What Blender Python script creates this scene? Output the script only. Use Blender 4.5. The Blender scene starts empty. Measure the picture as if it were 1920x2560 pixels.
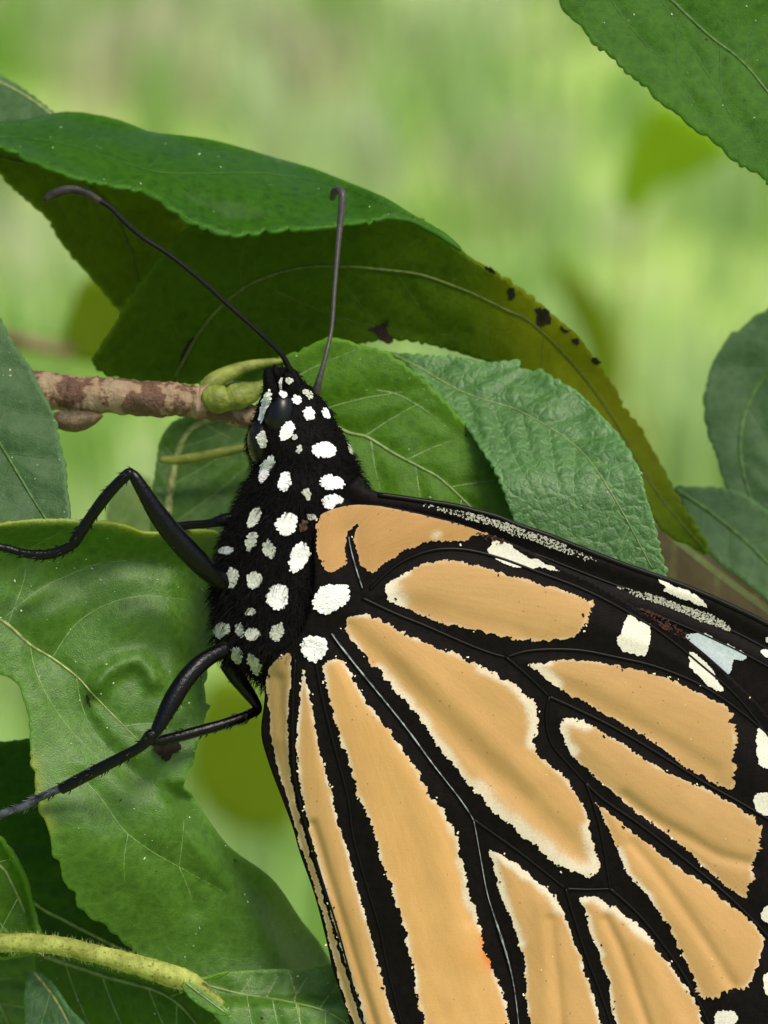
import bpy, math, random
import numpy as np
from mathutils import Vector, Matrix
from mathutils.geometry import delaunay_2d_cdt
from mathutils.bvhtree import BVHTree

random.seed(7)
RNG = np.random.default_rng(7)
sc = bpy.context.scene
COL = sc.collection

# ------------------------------------------------------------------ camera
TH = math.radians(18.0)          # camera looks 18 degrees down, over a meadow
DIST = 200.0                     # mm from lens to the butterfly
MMPX = 34.0 / 1920.0             # mm per photograph pixel at the butterfly
FWD = np.array([0, math.cos(TH), -math.sin(TH)])
UPV = np.array([0, math.sin(TH), math.cos(TH)])
RGT = np.array([1.0, 0, 0])
SUBJ = np.array([0, 0, 1.0])
CAMP = SUBJ - FWD * DIST * 1e-3
cam = bpy.data.cameras.new('camera')
camo = bpy.data.objects.new('camera', cam)
COL.objects.link(camo)
camo.location = CAMP
camo.rotation_euler = (math.pi / 2 - TH, 0, 0)
cam.sensor_fit = 'HORIZONTAL'
cam.sensor_width = 36.0
cam.lens = 36.0 * DIST / 34.0
cam.clip_start = 0.005
cam.clip_end = 2000
cam.dof.use_dof = True
cam.dof.focus_distance = (DIST + 0.6) * 1e-3
cam.dof.aperture_fstop = cam.lens / 2.1      # 2.1 mm wide pupil
sc.camera = camo
sc.render.resolution_x, sc.render.resolution_y = 768, 1024

# ------------------------------------------------------------------ world, sun, exposure
SUN_EL, SUN_AZ = math.radians(62), math.radians(138)    # high, over the photographer's right shoulder, veiled by cloud
w = bpy.data.worlds.new('World'); sc.world = w; w.use_nodes = True
wn = w.node_tree.nodes; wl = w.node_tree.links
bg = wn['Background']
sky = wn.new('ShaderNodeTexSky'); sky.sky_type = 'NISHITA'; sky.sun_disc = False
sky.sun_elevation = SUN_EL; sky.sun_rotation = SUN_AZ
sky.air_density = 1.0; sky.dust_density = 4.0; sky.ozone_density = 1.0
wl.new(sky.outputs[0], bg.inputs[0]); bg.inputs[1].default_value = 0.075
sun = bpy.data.lights.new('sun', 'SUN'); sun.energy = 1.5; sun.angle = math.radians(18); sun.color = (1.0, 0.93, 0.80)
suno = bpy.data.objects.new('sun', sun); COL.objects.link(suno)
sd = Vector((math.sin(SUN_AZ) * math.cos(SUN_EL), math.cos(SUN_AZ) * math.cos(SUN_EL), math.sin(SUN_EL)))
suno.rotation_euler = sd.to_track_quat('Z', 'Y').to_euler(); suno.location = (0, 0, 4)
sc.view_settings.view_transform = 'Standard'; sc.view_settings.look = 'None'
sc.view_settings.gamma = 1.0; sc.view_settings.exposure = 1.25

# ------------------------------------------------------------------ helpers
def PV(x, y, d):
    """photo pixel + depth (mm behind the plane of focus) -> world metres"""
    x = np.asarray(x, float); y = np.asarray(y, float); d = np.asarray(d, float) + 0 * x
    k = (DIST + d) / DIST * MMPX * 1e-3
    return (CAMP[None, :] + FWD[None, :] * ((DIST + d) * 1e-3)[:, None]
            + RGT[None, :] * ((x - 960) * k)[:, None] + UPV[None, :] * ((1280 - y) * k)[:, None])
def P(x, y, d): return PV([x], [y], [d])[0]
def unproj(p):
    q = np.asarray(p) - CAMP[None, :]
    z = q @ FWD
    k = z / (DIST * 1e-3) * MMPX * 1e-3
    return 960 + (q @ RGT) / k, 1280 - (q @ UPV) / k, z * 1e3 - DIST
def sstep(a, b, x):
    t = np.clip((np.asarray(x, float) - a) / (b - a), 0, 1); return t * t * (3 - 2 * t)
def catmull(pts, closed=False, sub=8):
    p = np.asarray(pts, float); n = len(p); out = []
    rng = range(n) if closed else range(n - 1)
    for i in rng:
        if closed: a, b, c, d = p[(i - 1) % n], p[i], p[(i + 1) % n], p[(i + 2) % n]
        else: a, b, c, d = p[max(i - 1, 0)], p[i], p[i + 1], p[min(i + 2, n - 1)]
        for t in np.linspace(0, 1, sub, endpoint=False):
            out.append(0.5 * (2 * b + (c - a) * t + (2 * a - 5 * b + 4 * c - d) * t * t + (3 * b - a - 3 * c + d) * t ** 3))
    if not closed: out.append(p[-1])
    return np.array(out)
def resample(p, step, closed=False):
    q = np.vstack([p, p[:1]]) if closed else p
    seg = np.linalg.norm(np.diff(q[:, :2], axis=0), axis=1); s = np.concatenate([[0], np.cumsum(seg)])
    n = max(int(round(s[-1] / step)), 3)
    u = np.linspace(0, s[-1], n + 1)
    if closed: u = u[:-1]
    return np.stack([np.interp(u, s, q[:, k]) for k in range(q.shape[1])], 1)
def normals2(p):
    t = np.roll(p, -1, 0) - np.roll(p, 1, 0)
    nrm = np.stack([t[:, 1], -t[:, 0]], 1); nrm /= np.linalg.norm(nrm, axis=1)[:, None] + 1e-9
    area = np.sum(p[:, 0] * np.roll(p[:, 1], -1) - np.roll(p[:, 0], -1) * p[:, 1])
    return nrm if area > 0 else -nrm
def inside(pts, poly):
    x, y = pts[:, 0], pts[:, 1]; c = np.zeros(len(pts), bool)
    x1, y1 = poly[:, 0], poly[:, 1]; x2, y2 = np.roll(x1, -1), np.roll(y1, -1)
    for i in range(len(poly)):
        if y1[i] == y2[i]: continue
        m = (y1[i] > y) != (y2[i] > y)
        c ^= m & (x < (x2[i] - x1[i]) * (y - y1[i]) / (y2[i] - y1[i]) + x1[i])
    return c
def dline(pts, line, closed=False, signed=False):
    """distance from points to a polyline (px)"""
    L = np.asarray(line, float)[:, :2]
    if closed: L = np.vstack([L, L[:1]])
    best = np.full(len(pts), 1e9); sg = np.ones(len(pts))
    for a, b in zip(L[:-1], L[1:]):
        ab = b - a; l2 = ab @ ab + 1e-9
        t = np.clip(((pts - a) @ ab) / l2, 0, 1)
        q = pts - (a + t[:, None] * ab)
        d = np.hypot(q[:, 0], q[:, 1]); m = d < best
        best[m] = d[m]
        if signed: sg[m] = np.sign(ab[0] * (pts[m, 1] - a[1]) - ab[1] * (pts[m, 0] - a[0]))
    return best * sg if signed else best
class VNoise:
    """smooth value noise on the photo plane"""
    def __init__(s, seed): s.g = np.random.default_rng(seed).uniform(-1, 1, (64, 64))
    def __call__(s, x, y, scale):
        x = np.asarray(x, float) / scale; y = np.asarray(y, float) / scale
        i = np.floor(x).astype(int); j = np.floor(y).astype(int); fx = x - i; fy = y - j
        fx = fx * fx * (3 - 2 * fx); fy = fy * fy * (3 - 2 * fy); g = s.g
        a = g[i % 64, j % 64]; b = g[(i + 1) % 64, j % 64]; c = g[i % 64, (j + 1) % 64]; d = g[(i + 1) % 64, (j + 1) % 64]
        return (a * (1 - fx) + b * fx) * (1 - fy) + (c * (1 - fx) + d * fx) * fy
VN = VNoise(3)
def triangulate(outline, step):
    lo, hi = outline.min(0), outline.max(0)
    gx = np.arange(lo[0] + step * .5, hi[0], step); gy = np.arange(lo[1] + step * .5, hi[1], step * .87)
    X, Y = np.meshgrid(gx, gy); X[1::2] += step * .5
    g = np.stack([X.ravel(), Y.ravel()], 1) + RNG.uniform(-.12, .12, (X.size, 2)) * step
    g = g[inside(g, outline)]
    if len(g): g = g[dline(g, outline, closed=True) > step * .45]
    v = np.vstack([outline, g]); n = len(outline)
    r = delaunay_2d_cdt([Vector(q) for q in v], [(i, (i + 1) % n) for i in range(n)], [], 1, 1e-4)
    vv = np.array([(q.x, q.y) for q in r[0]]); ff = np.array([f for f in r[2] if len(f) == 3])
    # screen y runs down: make the faces look at the camera
    a = vv[ff[:, 1]] - vv[ff[:, 0]]; b = vv[ff[:, 2]] - vv[ff[:, 0]]
    fl = (a[:, 0] * b[:, 1] - a[:, 1] * b[:, 0]) > 0
    ff[fl] = ff[fl][:, ::-1]
    return vv, ff
def setp(o, label=None, cat=None, group=None, kind=None):
    if label: o['label'] = label
    if cat: o['category'] = cat
    if group: o['group'] = group
    if kind: o['kind'] = kind
    return o
def empty(name, loc):
    o = bpy.data.objects.new(name, None); COL.objects.link(o); o.location = loc; o.empty_display_size = 0.005; return o
def origin(o):
    p = np.zeros(3)
    while o is not None: p += np.array(o.location); o = o.parent
    return p
def mk(name, v, f, mat, parent=None, attrs=None, smooth=True, solid=0.0):
    me = bpy.data.meshes.new(name)
    v = np.asarray(v, float)
    if parent is not None: v = v - origin(parent)[None, :]
    me.from_pydata(v.tolist(), [], f if isinstance(f, list) else f.tolist())
    if smooth: me.polygons.foreach_set('use_smooth', [True] * len(me.polygons))
    for k, a in (attrs or {}).items():
        a = np.asarray(a, np.float32)
        if a.ndim == 1: me.attributes.new(k, 'FLOAT', 'POINT').data.foreach_set('value', a)
        else: me.attributes.new(k, 'FLOAT_VECTOR', 'POINT').data.foreach_set('vector', a.ravel())
    me.materials.append(mat); me.update()
    o = bpy.data.objects.new(name, me); COL.objects.link(o)
    if parent is not None: o.parent = parent
    if solid:
        m = o.modifiers.new('thickness', 'SOLIDIFY'); m.thickness = solid * 1e-3; m.offset = -1
    return o
def tube(pts, radii, sides=10, cap=True):
    """tapered tube through 3D points (m); radii in m"""
    p = np.asarray(pts, float); n = len(p); r = np.asarray(radii, float) * np.ones(n)
    t = np.gradient(p, axis=0); t /= np.linalg.norm(t, axis=1)[:, None] + 1e-12
    u = np.cross(t[0], [0.3, 0.9, 0.31]); u /= np.linalg.norm(u)
    V, F = [], []
    for i in range(n):
        u = u - t[i] * (u @ t[i]); u /= np.linalg.norm(u) + 1e-12; wv = np.cross(t[i], u)
        a = np.arange(sides) * 2 * math.pi / sides
        V.append(p[i] + r[i] * (np.cos(a)[:, None] * u + np.sin(a)[:, None] * wv))
    V = np.vstack(V)
    for i in range(n - 1):
        for k in range(sides):
            k2 = (k + 1) % sides
            F.append((i * sides + k, i * sides + k2, (i + 1) * sides + k2, (i + 1) * sides + k))
    if cap:
        b = len(V); V = np.vstack([V, p[0] - t[0] * r[0] * .5, p[-1] + t[-1] * r[-1] * .5]); e = (n - 1) * sides
        for k in range(sides):
            k2 = (k + 1) % sides
            F.append((b, k2, k)); F.append((b + 1, e + k, e + k2))
    return V, F
def join(parts):
    V, F, o = [], [], 0
    for v, f in parts:
        V.append(v); F += [tuple(int(i) + o for i in q) for q in f]; o += len(v)
    return np.vstack(V), F
def ptube(pts, sub=6, sides=10):
    """tube from rows (px, py, depth, radius px)"""
    q = catmull(pts, sub=sub)
    return tube(PV(q[:, 0], q[:, 1], q[:, 2]), np.maximum(q[:, 3], .3) * MMPX * 1e-3, sides)

# ------------------------------------------------------------------ materials
def newmat(name):
    m = bpy.data.materials.new(name); m.use_nodes = True
    nt = m.node_tree; return m, nt, nt.nodes, nt.links, nt.nodes['Principled BSDF'], nt.nodes['Material Output']
def nd(nt, t, **k):
    n = nt.nodes.new(t)
    for a, b in k.items():
        if a.startswith('i_'): n.inputs[int(a[2:])].default_value = b
        else: setattr(n, a, b)
    return n
def mmcoord(nt):
    tc = nt.nodes.new('ShaderNodeTexCoord'); mp = nt.nodes.new('ShaderNodeMapping')
    mp.inputs['Scale'].default_value = (1000, 1000, 1000); nt.links.new(tc.outputs['Object'], mp.inputs[0]); return mp.outputs[0]
def noise(nt, vec, scale, detail=3, rough=.55):
    n = nt.nodes.new('ShaderNodeTexNoise'); n.inputs['Scale'].default_value = scale
    n.inputs['Detail'].default_value = detail; n.inputs['Roughness'].default_value = rough
    nt.links.new(vec, n.inputs['Vector']); return n.outputs['Fac']
def ramp(nt, fac, stops, interp='LINEAR'):
    r = nt.nodes.new('ShaderNodeValToRGB'); r.color_ramp.interpolation = interp
    e = r.color_ramp.elements
    while len(e) < len(stops): e.new(0.5)
    for i, (p, c) in enumerate(stops): e[i].position = p; e[i].color = (*c, 1) if len(c) == 3 else c
    nt.links.new(fac, r.inputs[0]); return r.outputs[0]
def mix(nt, fac, a, b, blend='MIX'):
    m = nt.nodes.new('ShaderNodeMix'); m.data_type = 'RGBA'; m.blend_type = blend
    for s, v in ((0, fac), (6, a), (7, b)):
        if hasattr(v, 'is_linked') or isinstance(v, bpy.types.NodeSocket): nt.links.new(v, m.inputs[s])
        else: m.inputs[s].default_value = (*v, 1) if isinstance(v, tuple) and len(v) == 3 else v
    return m.outputs[2]
def mathn(nt, op, a, b=0.0, clamp=False):
    m = nt.nodes.new('ShaderNodeMath'); m.operation = op; m.use_clamp = clamp
    for s, v in ((0, a), (1, b)):
        if isinstance(v, bpy.types.NodeSocket): nt.links.new(v, m.inputs[s])
        else: m.inputs[s].default_value = v
    return m.outputs[0]
def attr(nt, name):
    a = nt.nodes.new('ShaderNodeAttribute'); a.attribute_name = name; return a.outputs['Fac']
def bump(nt, h, dist_mm, strength=1.0, nrm=None):
    b = nt.nodes.new('ShaderNodeBump'); b.inputs['Strength'].default_value = strength
    b.inputs['Distance'].default_value = dist_mm * 1e-3; nt.links.new(h, b.inputs['Height'])
    if nrm is not None: nt.links.new(nrm, b.inputs['Normal'])
    return b.outputs[0]
def simple(name, col, rough=.6, spec=.5, var=.15, vscale=2.0, bmp=0.0, bscale=8.0, sheen=0.0, col2=None):
    m, nt, N, L, b, out = newmat(name); c = mmcoord(nt)
    f = noise(nt, c, vscale, 4)
    c2 = col2 or tuple(min(1, x * (1 + var * 2)) for x in col); c1 = col if col2 else tuple(x * (1 - var * 2) for x in col)
    L.new(ramp(nt, f, [(.3, c1), (.7, c2)]), b.inputs['Base Color'])
    b.inputs['Roughness'].default_value = rough; b.inputs['Specular IOR Level'].default_value = spec
    if bmp: L.new(bump(nt, noise(nt, c, bscale, 3), bmp), b.inputs['Normal'])
    if sheen: b.inputs['Sheen Weight'].default_value = sheen; b.inputs['Sheen Roughness'].default_value = .4
    return m
def leafmat(name, dark, light, rough=.48, spec=.26, trans=.28, transcol=(.25, .42, .03), tint=(.33, .30, .02),
            bumpd=.02, vcell=1.5, edgecol=None, wr=.03):
    m, nt, N, L, b, out = newmat(name); c = mmcoord(nt)
    big = noise(nt, c, .28, 3); fine = noise(nt, c, 2.6, 4, .65)
    col = ramp(nt, big, [(.32, dark), (.68, light)])
    col = mix(nt, .55, col, ramp(nt, fine, [(.3, tuple(x * .62 for x in dark)), (.72, tuple(x * 1.25 for x in light))]))
    # net of small veins
    wn1 = nd(nt, 'ShaderNodeTexNoise'); wn1.inputs['Scale'].default_value = 1.2; L.new(c, wn1.inputs['Vector'])
    wc = nd(nt, 'ShaderNodeVectorMath', operation='MULTIPLY_ADD'); L.new(wn1.outputs['Color'], wc.inputs[0])
    wc.inputs[1].default_value = (.7, .7, .7); L.new(c, wc.inputs[2])
    vo = nd(nt, 'ShaderNodeTexVoronoi', feature='DISTANCE_TO_EDGE'); vo.inputs['Scale'].default_value = vcell; L.new(wc.outputs[0], vo.inputs['Vector'])
    net = mathn(nt, 'SMOOTH_MIN', vo.outputs['Distance'], .22); net = mathn(nt, 'MULTIPLY', net, 4.5, True)
    netc = mathn(nt, 'SUBTRACT', 1.0, net, True); netc = mathn(nt, 'MULTIPLY', netc, .20)
    col = mix(nt, netc, col, tuple(min(1, x * 1.7 + .01) for x in light))
    col = mix(nt, mathn(nt, 'MULTIPLY', attr(nt, 'edge'), .55), col, edgecol or tuple(min(1, x * 1.9 + .01) for x in light))
    tn = mathn(nt, 'MULTIPLY', attr(nt, 'tint'), mathn(nt, 'MULTIPLY_ADD', fine, 1.2), True)
    tn = mathn(nt, 'MULTIPLY', attr(nt, 'tint'), 1.0, True)
    col = mix(nt, tn, col, mix(nt, fine, tuple(x * .7 for x in tint), tuple(min(1, x * 1.3) for x in tint)))
    L.new(col, b.inputs['Base Color'])
    b.inputs['Roughness'].default_value = rough; b.inputs['Specular IOR Level'].default_value = spec
    rr = mathn(nt, 'MULTIPLY_ADD', fine, .28); nt.nodes[-1].inputs[2].default_value = rough - .14
    L.new(rr, b.inputs['Roughness'])
    h = mathn(nt, 'ADD', mathn(nt, 'MULTIPLY', net, .5), mathn(nt, 'MULTIPLY', fine, .8))
    nb = bump(nt, h, bumpd); nb = bump(nt, noise(nt, c, 14, 2), wr, 1.0, nb)
    L.new(nb, b.inputs['Normal'])
    tr = nd(nt, 'ShaderNodeBsdfTranslucent'); L.new(mix(nt, tn, mix(nt, .5, col, transcol), tint), tr.inputs[0]); L.new(nb, tr.inputs['Normal'])
    ms = nd(nt, 'ShaderNodeMixShader', i_0=trans); L.new(b.outputs[0], ms.inputs[1]); L.new(tr.outputs[0], ms.inputs[2])
    L.new(ms.outputs[0], out.inputs[0]); return m
def wingmat(name, col, white=(.60, .54, .43)):
    m, nt, N, L, b, out = newmat(name); c = mmcoord(nt)
    g = noise(nt, c, .45, 5, .62); f = noise(nt, c, 11, 3, .7)
    cc = ramp(nt, g, [(.30, (col[0] * .86, col[1] * .80, col[2] * .72)), (.70, (col[0] * 1.1, col[1] * 1.12, col[2] * 1.12))])
    cc = mix(nt, .5, cc, mix(nt, f, tuple(x * .72 for x in col), tuple(min(1, x * 1.28) for x in col)))
    pa = nt.nodes.new('ShaderNodeAttribute'); pa.attribute_name = 'pol'
    ray = noise(nt, pa.outputs['Vector'], 1.0, 5, .65)
    cc = mix(nt, .45, cc, mix(nt, ray, tuple(x * .62 for x in col), tuple(min(1, x * 1.38) for x in col)))
    rim = mathn(nt, 'ADD', attr(nt, 'rim'), mathn(nt, 'MULTIPLY', mathn(nt, 'SUBTRACT', f, .5), attr(nt, 'rimn')), True)
    cc = mix(nt, rim, cc, mix(nt, f, tuple(x * .8 for x in white), tuple(min(1, x * 1.15) for x in white)))
    cc = mix(nt, mathn(nt, 'MULTIPLY', attr(nt, 'deep'), 1.0, True), cc, (.55, .17, .015))
    # scattered dark scales
    v = nd(nt, 'ShaderNodeTexVoronoi'); v.inputs['Scale'].default_value = 1.6; L.new(c, v.inputs['Vector'])
    sp = mathn(nt, 'LESS_THAN', v.outputs['Distance'], .07)
    cc = mix(nt, mathn(nt, 'MULTIPLY', sp, .55), cc, (.16, .07, .02))
    L.new(cc, b.inputs['Base Color']); b.inputs['Roughness'].default_value = .62; b.inputs['Specular IOR Level'].default_value = .25
    L.new(bump(nt, mathn(nt, 'ADD', f, mathn(nt, 'MULTIPLY', g, 1.5)), .014), b.inputs['Normal'])
    b.inputs['Sheen Weight'].default_value = .12
    return m
M = {}
GD, GL = (.036, .112, .006), (.074, .172, .016)
M['leaf'] = leafmat('leaf_green', GD, GL, rough=.42, spec=.42)
M['leaf_dark_shaded'] = leafmat('leaf_deep_green_shaded', (.010, .050, .001), (.024, .085, .002), rough=.44, spec=.12, trans=.2, bumpd=.014, wr=.015)  # older leaf green, darkened further in colour for weaker light from above
M['leaf_blue'] = leafmat('leaf_blue_green', (.040, .115, .022), (.072, .175, .042), rough=.40, spec=.5, bumpd=.085, vcell=1.7, wr=.03)
M['leaf_far'] = leafmat('leaf_dull_green', (.021, .075, .004), (.040, .112, .008), rough=.5, spec=.09, trans=.2)
M['leaf_cool'] = leafmat('leaf_cool_green', (.026, .070, .018), (.044, .098, .030), rough=.5, spec=.2, trans=.2)
M['leaf_yel'] = leafmat('leaf_yellow_green', (.034, .108, .001), (.062, .162, .002), spec=.2, trans=.34, transcol=(.3, .42, .02))
M['leaf_under'] = leafmat('leaf_underside', (.030, .064, .001), (.062, .118, .002), rough=.65, spec=.10, trans=.52, transcol=(.30, .46, .004), tint=(.26, .285, .006))  # tint is yellowing plus painted glow of light through the leaf
M['leaf_olive'] = leafmat('leaf_olive', (.085, .135, .001), (.12, .185, .002), rough=.6, spec=.1, trans=.45, transcol=(.26, .36, .01))
M['leaf_pale'] = leafmat('leaf_pale', (.10, .17, .045), (.15, .23, .07), rough=.55, trans=.35)
M['leaf_vivid'] = leafmat('leaf_vivid', (.11, .22, .0005), (.15, .27, .0008), rough=.7, spec=.1, trans=.4, transcol=(.3, .5, .002))
M['leaf_brown'] = leafmat('leaf_dead_brown', (.035, .028, .009), (.06, .045, .016), rough=.7, trans=.2, transcol=(.2, .15, .03))
M['midrib'] = simple('midrib_green', (.13, .20, .05), .5, .4, .2, 3)
M['midrib_pale'] = simple('midrib_pale', (.22, .26, .08), .55, .4, .25, 4)
M['vein_leaf'] = simple('leaf_vein', (.16, .25, .075), .5, .4, .2, 3)
M['vein_dark'] = simple('leaf_vein_dark', (.030, .085, .012), .5, .2, .2, 3)
M['midrib_dark'] = simple('midrib_dark', (.055, .115, .025), .5, .2, .25, 3)
M['vein_olive'] = simple('leaf_vein_olive', (.06, .085, .008), .6, .3, .2, 3)
M['necrotic'] = simple('leaf_blemish', (.013, .008, .004), .8, .2, .35, 3, .05, 6)
M['dust'] = simple('dust_specks', (.55, .58, .45), .8, .2, .2, 8)
M['grit'] = simple('dark_specks', (.02, .022, .01), .8, .2, .2, 8)
def barkmat():
    m, nt, N, L, b, out = newmat('twig_bark'); c = mmcoord(nt)
    n1 = noise(nt, c, .75, 4, .6); n2 = noise(nt, c, 5, 4, .7)
    col = ramp(nt, n1, [(.38, (.30, .22, .13)), (.475, (.24, .155, .08)), (.50, (.085, .028, .010)), (.75, (.045, .014, .006))])
    col = mix(nt, .18, col, ramp(nt, n2, [(.3, (.10, .05, .02)), (.7, (.34, .26, .17))]))
    L.new(col, b.inputs['Base Color']); b.inputs['Roughness'].default_value = .62
    L.new(bump(nt, mathn(nt, 'ADD', n1, n2), .16), b.inputs['Normal']); return m
M['bark'] = barkmat()
M['trunk'] = simple('trunk_bark', (.11, .08, .055), .85, .3, .3, .15, .5, .6)
def shootmat():
    m, nt, N, L, b, out = newmat('green_shoot'); c = mmcoord(nt)
    n1 = noise(nt, c, 1.3, 4, .6); n2 = noise(nt, c, 4.5, 4, .7)
    col = ramp(nt, n1, [(.34, (.17, .19, .03)), (.66, (.33, .37, .085))])
    col = mix(nt, ramp(nt, n2, [(.56, (0, 0, 0)), (.66, (.8, .8, .8))]), col, (.085, .07, .02))
    L.new(col, b.inputs['Base Color']); b.inputs['Roughness'].default_value = .65; b.inputs['Specular IOR Level'].default_value = .25
    L.new(bump(nt, n2, .08), b.inputs['Normal']); return m
M['shoot'] = shootmat()
M['bud'] = simple('green_bud', (.065, .085, .008), .55, .3, .2, 1.1, .06, 5, col2=(.20, .24, .04))
M['bud_brown'] = simple('brown_bud', (.075, .05, .022), .6, .4, .3, 2.5, .06, 6)
M['black_wing'] = simple('wing_black', (.0026, .0014, .0011), .6, .09, .35, 3, .02, 12)
M['vein_black'] = simple('wing_vein_black', (.0016, .001, .0009), .42, .16, .2, 5)
M['vein_white'] = simple('wing_vein_frosted', (.02, .022, .024), .5, .3, .5, 2.4, col2=(.42, .47, .48))
M['wing_white'] = simple('wing_white_scales', (.60, .57, .49), .7, .2, .06, 9, .02, 14)
M['wing_blue'] = simple('wing_bluish_scales', (.40, .46, .48), .7, .2, .06, 6, .02, 14)
M['wing_grey'] = simple('wing_grey_scales', (.22, .22, .17), .7, .2, .25, 9, col2=(.48, .47, .38))
M['scale_black'] = simple('wing_black_scales', (.003, .0018, .0015), .6, .12, .3, 6)
M['scale_pale'] = simple('wing_pale_scales', (.72, .62, .42), .7, .2, .15, 6)
M['scale_brown'] = simple('wing_rust_scales', (.045, .016, .008), .7, .2, .3, 6)
M['body'] = simple('body_black', (.0012, .001, .001), .7, .08, .35, 4, .05, 9)
M['fur'] = simple('body_fur', (.0018, .0014, .0013), .65, .08, .4, 3)
M['spot'] = simple('body_white_scales', (.72, .72, .69), .75, .15, .06, 8)
M['spot_grey_shaded'] = simple('body_grey_shaded_scales', (.40, .42, .34), .75, .15, .15, 8)  # real grey specks, and white ones darkened for the shaded left side
M['spot_white_shaded'] = simple('body_white_shaded_scales', (.56, .57, .48), .75, .15, .1, 8)  # white scales dimmed in colour where the body's left side is in shade
M['spot_brown'] = simple('body_brown_patch', (.055, .024, .011), .6, .3, .3, 6)
M['eye'] = simple('eye_black', (.002, .002, .003), .32, .28, .2, 10)
M['leg'] = simple('leg_black', (.0008, .0010, .0015), .28, .19, .3, 4, .03, 7)
M['leg_frost'] = simple('leg_frosted', (.003, .003, .004), .38, .3, .6, 2.2, col2=(.07, .08, .10))
M['antenna'] = simple('antenna_black', (.002, .0018, .002), .5, .15, .3, 5)
M['antenna_brown'] = simple('antenna_grey_brown', (.036, .032, .029), .5, .4, .2, 5)
M['club_tip'] = simple('antenna_tip', (.003, .003, .003), .6, .2, .7, 2.0, col2=(.045, .04, .037))

# ------------------------------------------------------------------ ground and meadow
def grassmat():
    m, nt, N, L, b, out = newmat('meadow_grass')
    a = nt.nodes.new('ShaderNodeAttribute'); a.attribute_name = 'tone'
    L.new(a.outputs['Vector'], b.inputs['Base Color']); b.inputs['Roughness'].default_value = .5
    tr = nd(nt, 'ShaderNodeBsdfTranslucent'); L.new(a.outputs['Vector'], tr.inputs[0])
    ms = nd(nt, 'ShaderNodeMixShader', i_0=.45); L.new(b.outputs[0], ms.inputs[1]); L.new(tr.outputs[0], ms.inputs[2])
    L.new(ms.outputs[0], out.inputs[0]); return m
M['grass'] = grassmat()
def groundmat():
    m, nt, N, L, b, out = newmat('meadow_ground')
    tc = nt.nodes.new('ShaderNodeTexCoord'); v = tc.outputs['Object']
    n1 = noise(nt, v, 4.5, 5, .6); n2 = noise(nt, v, 40, 3, .7)
    col = ramp(nt, n1, [(.35, (.20, .36, .03)), (.55, (.32, .46, .10)), (.68, (.44, .42, .24))])  # ground colour lightened too, in place of stronger sun on the meadow
    col = mix(nt, .35, col, ramp(nt, n2, [(.3, (.12, .22, .03)), (.7, (.45, .50, .2))]))
    L.new(col, b.inputs['Base Color']); b.inputs['Roughness'].default_value = .9
    L.new(bump(nt, n2, 8), b.inputs['Normal']); return m
gm = groundmat()
gs = 300.0
setp(mk('ground', [(-gs, -gs, 0), (gs, -gs, 0), (gs, gs, 0), (-gs, gs, 0)], [(0, 1, 2, 3)], gm, smooth=False),
     'meadow ground under the grass behind the shrub', 'ground', kind='structure')
def make_grass():
    r = np.random.default_rng(11)
    V, F, T = [], [], []; o = 0
    pal = np.array([(.26, .46, .06), (.34, .54, .12), (.43, .60, .22), (.51, .64, .31), (.58, .65, .39)])  # tones lifted above real grass to put the meadow's sunlight into colour
    g1, g2 = VNoise(21), VNoise(22)
    for k in range(1900):
        y = r.uniform(1.2, 8.5) if k > 250 else r.uniform(.7, 2.5)
        x = r.uniform(-1, 1) * (0.5 + y * .22)
        tn = np.clip(2.0 + 2.6 * float(g1(x + 50, y * .5 + 9, .075)) + .9 * r.normal() * .6, 0, 3.99); i0 = int(tn); col = pal[i0] * (1 - tn + i0) + pal[i0 + 1] * (tn - i0)
        if float(g2(x + 70, y * .4 + 5, .10)) > .62: col = np.array((.54, .52, .33))
        h = r.uniform(.05, .17); sp = r.uniform(.015, .05); nb = r.integers(14, 30)
        for j in range(nb):
            a = r.uniform(0, 6.283); bx = x + r.normal() * sp; by = y + r.normal() * sp
            hh = h * r.uniform(.6, 1.1); wd = r.uniform(.003, .006); ln = r.uniform(.05, .35) * hh; la = r.uniform(0, 6.283)
            ca, sa = math.cos(a) * wd, math.sin(a) * wd
            for i, (t, wk) in enumerate(((0, 1), (.5, .85), (.85, .5), (1, .06))):
                cx = bx + math.cos(la) * ln * t * t; cy = by + math.sin(la) * ln * t * t; cz = hh * (t - .12 * t * t)
                V.append((cx - ca * wk, cy - sa * wk, cz)); V.append((cx + ca * wk, cy + sa * wk, cz))
            c = col * r.uniform(.8, 1.2); T += [c] * 8
            F += [(o, o + 1, o + 3, o + 2), (o + 2, o + 3, o + 5, o + 4), (o + 4, o + 5, o + 7, o + 6)]; o += 8
    g = mk('meadow_grass', V, F, M['grass'], attrs={'tone': np.clip(np.array(T), 0, .68)}, smooth=False)
    setp(g, 'bright green and straw coloured meadow grass behind the shrub, out of focus', 'grass', kind='stuff')
make_grass()

# ------------------------------------------------------------------ shrub: root, twigs, leaves
ROOT = np.array([-0.10, 0.09, 0.0])
shrub = empty('shrub', ROOT)
setp(shrub, 'green shrub with toothed leaves on a brown twig and a yellow green shoot', 'shrub')

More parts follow.
